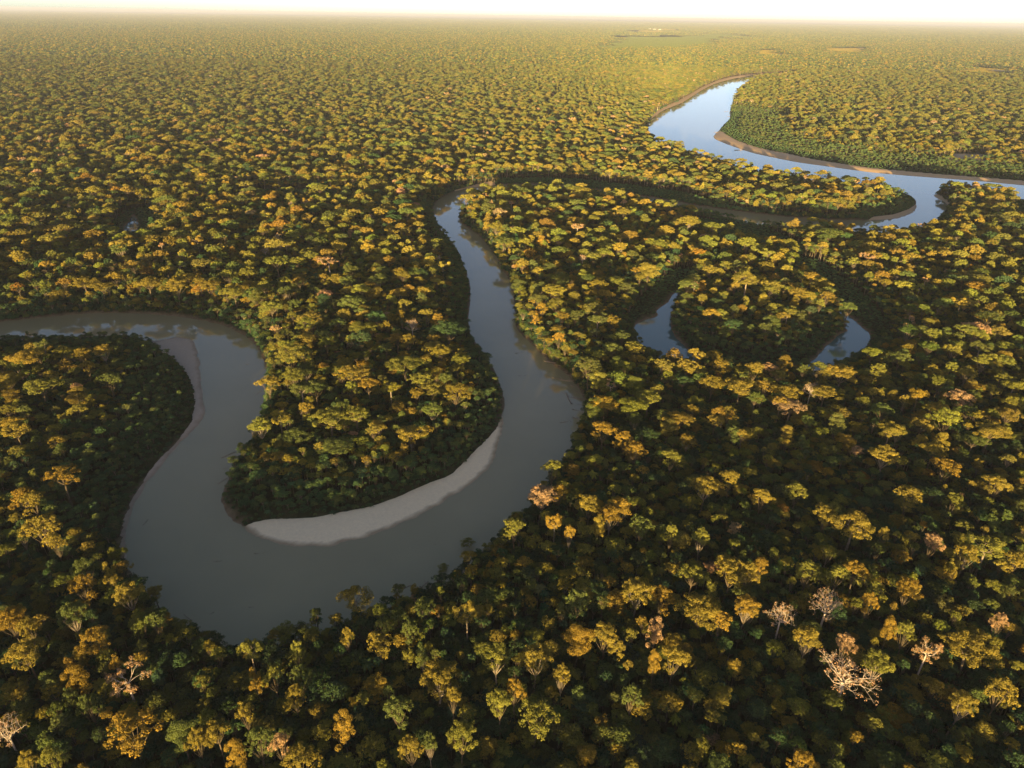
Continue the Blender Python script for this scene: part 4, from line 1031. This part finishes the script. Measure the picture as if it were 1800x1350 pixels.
# ------------------------------------------------------------------ the far forest: tiles of small crowns out to the horizon
tile_col = bpy.data.collections.new("forest_tiles")
def make_tile(k, side, st, nq, seed, crop=False):
    r = np.random.default_rng(seed)
    X, Y = np.meshgrid(np.arange(0, side, st), np.arange(0, side, st))
    X = (X + r.uniform(-.45, .45, X.shape) * st).ravel() - side / 2; Y = (Y + r.uniform(-.45, .45, Y.shape) * st).ravel() - side / 2
    n = len(X)
    big = r.random(n) < 0.20
    R = np.where(big, r.uniform(4.6, 10, n), r.uniform(3.0, 5.6, n)) * (st / 9.6) ** 0.9
    h = np.where(big, r.uniform(22.5, 31, n), r.uniform(9.5, 21, n)) + 1.8 * waves(X, Y, 0.04, seed)
    if crop: h = r.uniform(1.5, 3.0, n); R = r.uniform(1.6, 2.6, n)
    tint = pick_tint(r, n, dict(G=3, Y=4, V=6.5, O=.25, P=0.12, N=4, D=.8) if not crop else {crop: 1})
    d = r.normal(size=(n, nq, 3)); d[:, :, 2] = np.abs(d[:, :, 2]) - 0.35
    d /= np.linalg.norm(d, axis=2)[:, :, None]
    C = np.stack([X, Y, h - R * 0.45], 1)[:, None] + d * (R[:, None, None] * np.array([1, 1, 0.55])) * r.uniform(.75, 1.02, (n, nq, 1))
    N = d + r.normal(scale=.35, size=d.shape) + np.array([0, 0, .2])
    G = Geo()
    sz = np.repeat(R * 3.4 / math.sqrt(nq), nq)
    tone = np.clip(r.normal(.5, .18, n * nq), 0, 1)
    C = C.reshape(-1, 3); N = N.reshape(-1, 3)
    N /= np.linalg.norm(N, axis=1)[:, None]
    t = r.normal(size=C.shape); t -= (t * N).sum(1)[:, None] * N; t /= np.linalg.norm(t, axis=1)[:, None]
    b = np.cross(N, t)
    t *= sz[:, None] * .5; b *= sz[:, None] * .4
    V = np.stack([C - t, C + b, C + t, C - b], 1).reshape(-1, 3)
    # dark litter under the crowns so that no ground shows through
    tv = np.column_stack([np.repeat(tint, nq * 4, axis=0), np.ones(n * nq * 4)])
    me = np_mesh("tile", V, [np.arange(len(V)).reshape(-1, 4)], [m_leaf_far], None, {'tone': ('FLOAT', 'POINT', np.repeat(tone, 4)), 'tint': ('FLOAT_COLOR', 'POINT', tv)})
    o = bpy.data.objects.new("tile_%02d" % k, me); tile_col.objects.link(o)
TS = 240.0
for k in range(4): make_tile(k, TS, 9.8, 34, 800 + k)
for k in range(2): make_tile(4 + k, 1000.0, 13.0, 9, 820 + k)
make_tile(6, TS, 4.2, 7, 840, 'V')
make_tile(7, 120.0, 4.2, 7, 841, 'G')
tp, ti = [], []
rt = np.random.default_rng(55)
y = FAR + TS / 2 - 6
while y < 12000:
    w = 440 + 0.74 * y
    n = int(w // TS) + 1
    for a in range(-n, n + 1):
        tp.append((a * TS, y)); ti.append(rt.integers(4))
    y += TS
y = y - TS / 2 + 500
while y < 60000:
    w = 0.8 * y
    n = int(w // 1000) + 1
    for a in range(-n, n + 1):
        tp.append((a * 1000.0, y)); ti.append(4 + rt.integers(2))
    y += 1000
tp = np.array(tp); ti = np.array(ti)
ok = np.ones(len(tp), bool)
for k, P_ in FLD.items():
    fd = sdist(tp, P_, 600)
    ok &= ~(fd < np.where(ti < 4, 40, 100))
ok &= water_sd(tp, 100) > 60
tp = tp[ok]; ti = ti[ok]
n = len(tp)
scatter("distant_forest", np.column_stack([tp, np.full(n, 3.0)]), ti, np.ones((n, 3)), rt.integers(0, 4, n) * math.pi / 2, np.tile([.1, .1, .03], (n, 1)), tile_col,
        "endless hazy forest reaching to the horizon", "forest")
cps = np.array([(x, y) for k in ('f1', 'f6') for x in np.arange(FLD[k][:, 0].min(), FLD[k][:, 0].max(), TS) for y in np.arange(FLD[k][:, 1].min(), FLD[k][:, 1].max(), TS) if inside(np.array([[x, y]]), FLD[k])[0]])  # crop tiles added so upright faces brighten the flat fields
scatter("sun_catching_crop", np.column_stack([cps, np.full(len(cps), 4.0)]), np.full(len(cps), 6), np.ones((len(cps), 3)), np.zeros(len(cps)), np.tile([.1, .1, .03], (len(cps), 1)), tile_col,
        "low even green crop added to the far cleared fields to catch the sun", "crop")
cps = np.array([(x, y) for k in FLD if k not in ('f1', 'f6', 'f7') for x in np.arange(FLD[k][:, 0].min(), FLD[k][:, 0].max(), 120.0) for y in np.arange(FLD[k][:, 1].min(), FLD[k][:, 1].max(), 120.0) if inside(np.array([[x, y]]), FLD[k])[0] and rt.random() < 0.8])  # scrub tiles added so the dark flat clearings look sunlit
scatter("sun_catching_scrub", np.column_stack([cps, np.full(len(cps), 4.0)]), np.full(len(cps), 7), np.ones((len(cps), 3)), np.zeros(len(cps)), np.tile([.3, .2, .1], (len(cps), 1)), tile_col,
        "pale dry scrub added to make the cleared patches towards the horizon look sunlit", "scrub")
print("tiles", n)

# ------------------------------------------------------------------ driftwood
def make_log(L, rad, seed, stubs):
    r = np.random.default_rng(seed)
    G = Geo()
    t = np.linspace(0, 1, 7)
    path = np.stack([(t - .5) * L, 0.03 * L * np.sin(t * 3 + seed) , 0.02 * L * np.sin(t * 2.0 + seed * 2) + rad * .6], 1)
    G.tube(path, rad * (1.1 - 0.75 * t), 7, 0)
    for k in range(5):                                   # root plate
        a = k * 1.256 + r.normal(scale=.2)
        G.tube([path[0], path[0] + np.array([-0.04 * L, math.cos(a) * rad * 2.6, abs(math.sin(a)) * rad * 2.2])], [rad * .5, rad * .12], 4, 0)
    for k in range(stubs):
        q = path[r.integers(3, 6)]
        dv = np.array([0.5 + r.random(), r.normal(), abs(r.normal()) * .7]); dv /= np.linalg.norm(dv)
        l = L * r.uniform(.12, .28)
        e = q + dv * l
        G.tube([q, (q + e) / 2 + r.normal(scale=.03 * l, size=3), e], [rad * .38, rad * .25, rad * .08], 4, 0)
    return G.mesh("log", [m_log])
log_meshes = [make_log(11 + 2.2 * k, 0.34 + .04 * k, k + 1, 3 + k % 4) for k in range(6)]
def put_log(x, y, z, rz, k, sc, tilt, label, group):
    o = link(bpy.data.objects.new("fallen_log", log_meshes[k]))
    o.location = (x, y, z); o.rotation_euler = (0, tilt, rz); o.scale = (sc, sc, sc)
    tag(o, label, "log", group)
for n, (x, y, rz, k, sc, place, lab) in enumerate(LOGS):
    z = float(ground_z(np.array([[x, y]]))[0])
    z = max(z, -0.12)
    put_log(x, y, z, rz, k, sc, 0.06 * math.sin(n * 2.1), lab, {'bank': "driftwood on the outer bank", 'near': "fallen trunks at the near bank", 'west': "drowned trunks at the peninsula tip", 'snag': "snags in the river", 'upper': "stranded trunks in the upper river"}[place])

# ------------------------------------------------------------------ a few far buildings
def make_house(x, y, rz, L, W, h, label, z=4.0):
    e = link(bpy.data.objects.new("house", None)); e.location = (x, y, z); e.rotation_euler = (0, 0, rz)
    tag(e, label, "house", "far buildings in the clearings")
    V = [(-L/2,-W/2,-1),(L/2,-W/2,-1),(L/2,W/2,-1),(-L/2,W/2,-1),(-L/2,-W/2,h),(L/2,-W/2,h),(L/2,W/2,h),(-L/2,W/2,h),(-L/2,0,h+W*.3),(L/2,0,h+W*.3)]
    link(bpy.data.objects.new("wall", np_mesh("wall", V, [np.array([(0,1,5,4),(1,2,6,5),(2,3,7,6),(3,0,4,7)]), np.array([(4,7,8),(5,9,6)])], [m_wall])), e)
    o = 0.6
    RV = []
    for s in (-1, 1):
        for dz in (0.05, 0.25):
            RV += [(-L/2-o, s*(W/2+o), h-.3*o+dz), (L/2+o, s*(W/2+o), h-.3*o+dz), (L/2+o, 0, h+W*.3+dz), (-L/2-o, 0, h+W*.3+dz)]
    RF = [(0,1,2,3),(4,5,6,7),(8,9,10,11),(12,13,14,15),(0,1,5,4),(8,9,13,12),(0,4,7,3),(1,5,6,2),(8,12,15,11),(9,13,14,10)]
    link(bpy.data.objects.new("roof", np_mesh("roof", RV, [np.array(RF)], [m_roof])), e)
    DV = [(-.6,-W/2-.03,-.9),(.6,-W/2-.03,-.9),(.6,-W/2-.03,1.4),(-.6,-W/2-.03,1.4)]
    link(bpy.data.objects.new("door", np_mesh("door", DV, [np.array([(0,1,2,3)])], [m_dark])), e)
for a in HOUSES: make_house(*a)

# ------------------------------------------------------------------ haze
hz = bpy.data.materials.new("haze_air")
hz.use_nodes = True
hn = hz.node_tree.nodes; hn.clear()
ho = hn.new('ShaderNodeOutputMaterial'); hv = hn.new('ShaderNodeVolumePrincipled')
hv.inputs['Color'].default_value = (0.42, 0.48, 0.68, 1)
hv.inputs['Density'].default_value = HAZE
hv.inputs['Anisotropy'].default_value = 0.0
hz.node_tree.links.new(hv.outputs[0], ho.inputs['Volume'])
x0, x1, y0, y1, z0, z1 = -130000, 130000, -130000, 170000, -8.0, 314.0
HVv = [(x, y, z) for z in (z0, z1) for y in (y0, y1) for x in (x0, x1)]
HF = [(0, 2, 3, 1), (4, 5, 7, 6), (0, 1, 5, 4), (2, 6, 7, 3), (0, 4, 6, 2), (1, 3, 7, 5)]
tag(link(bpy.data.objects.new("haze", np_mesh("haze", HVv, [np.array(HF)], [hz]))), "pale evening haze over the forest", "haze", kind="stuff")
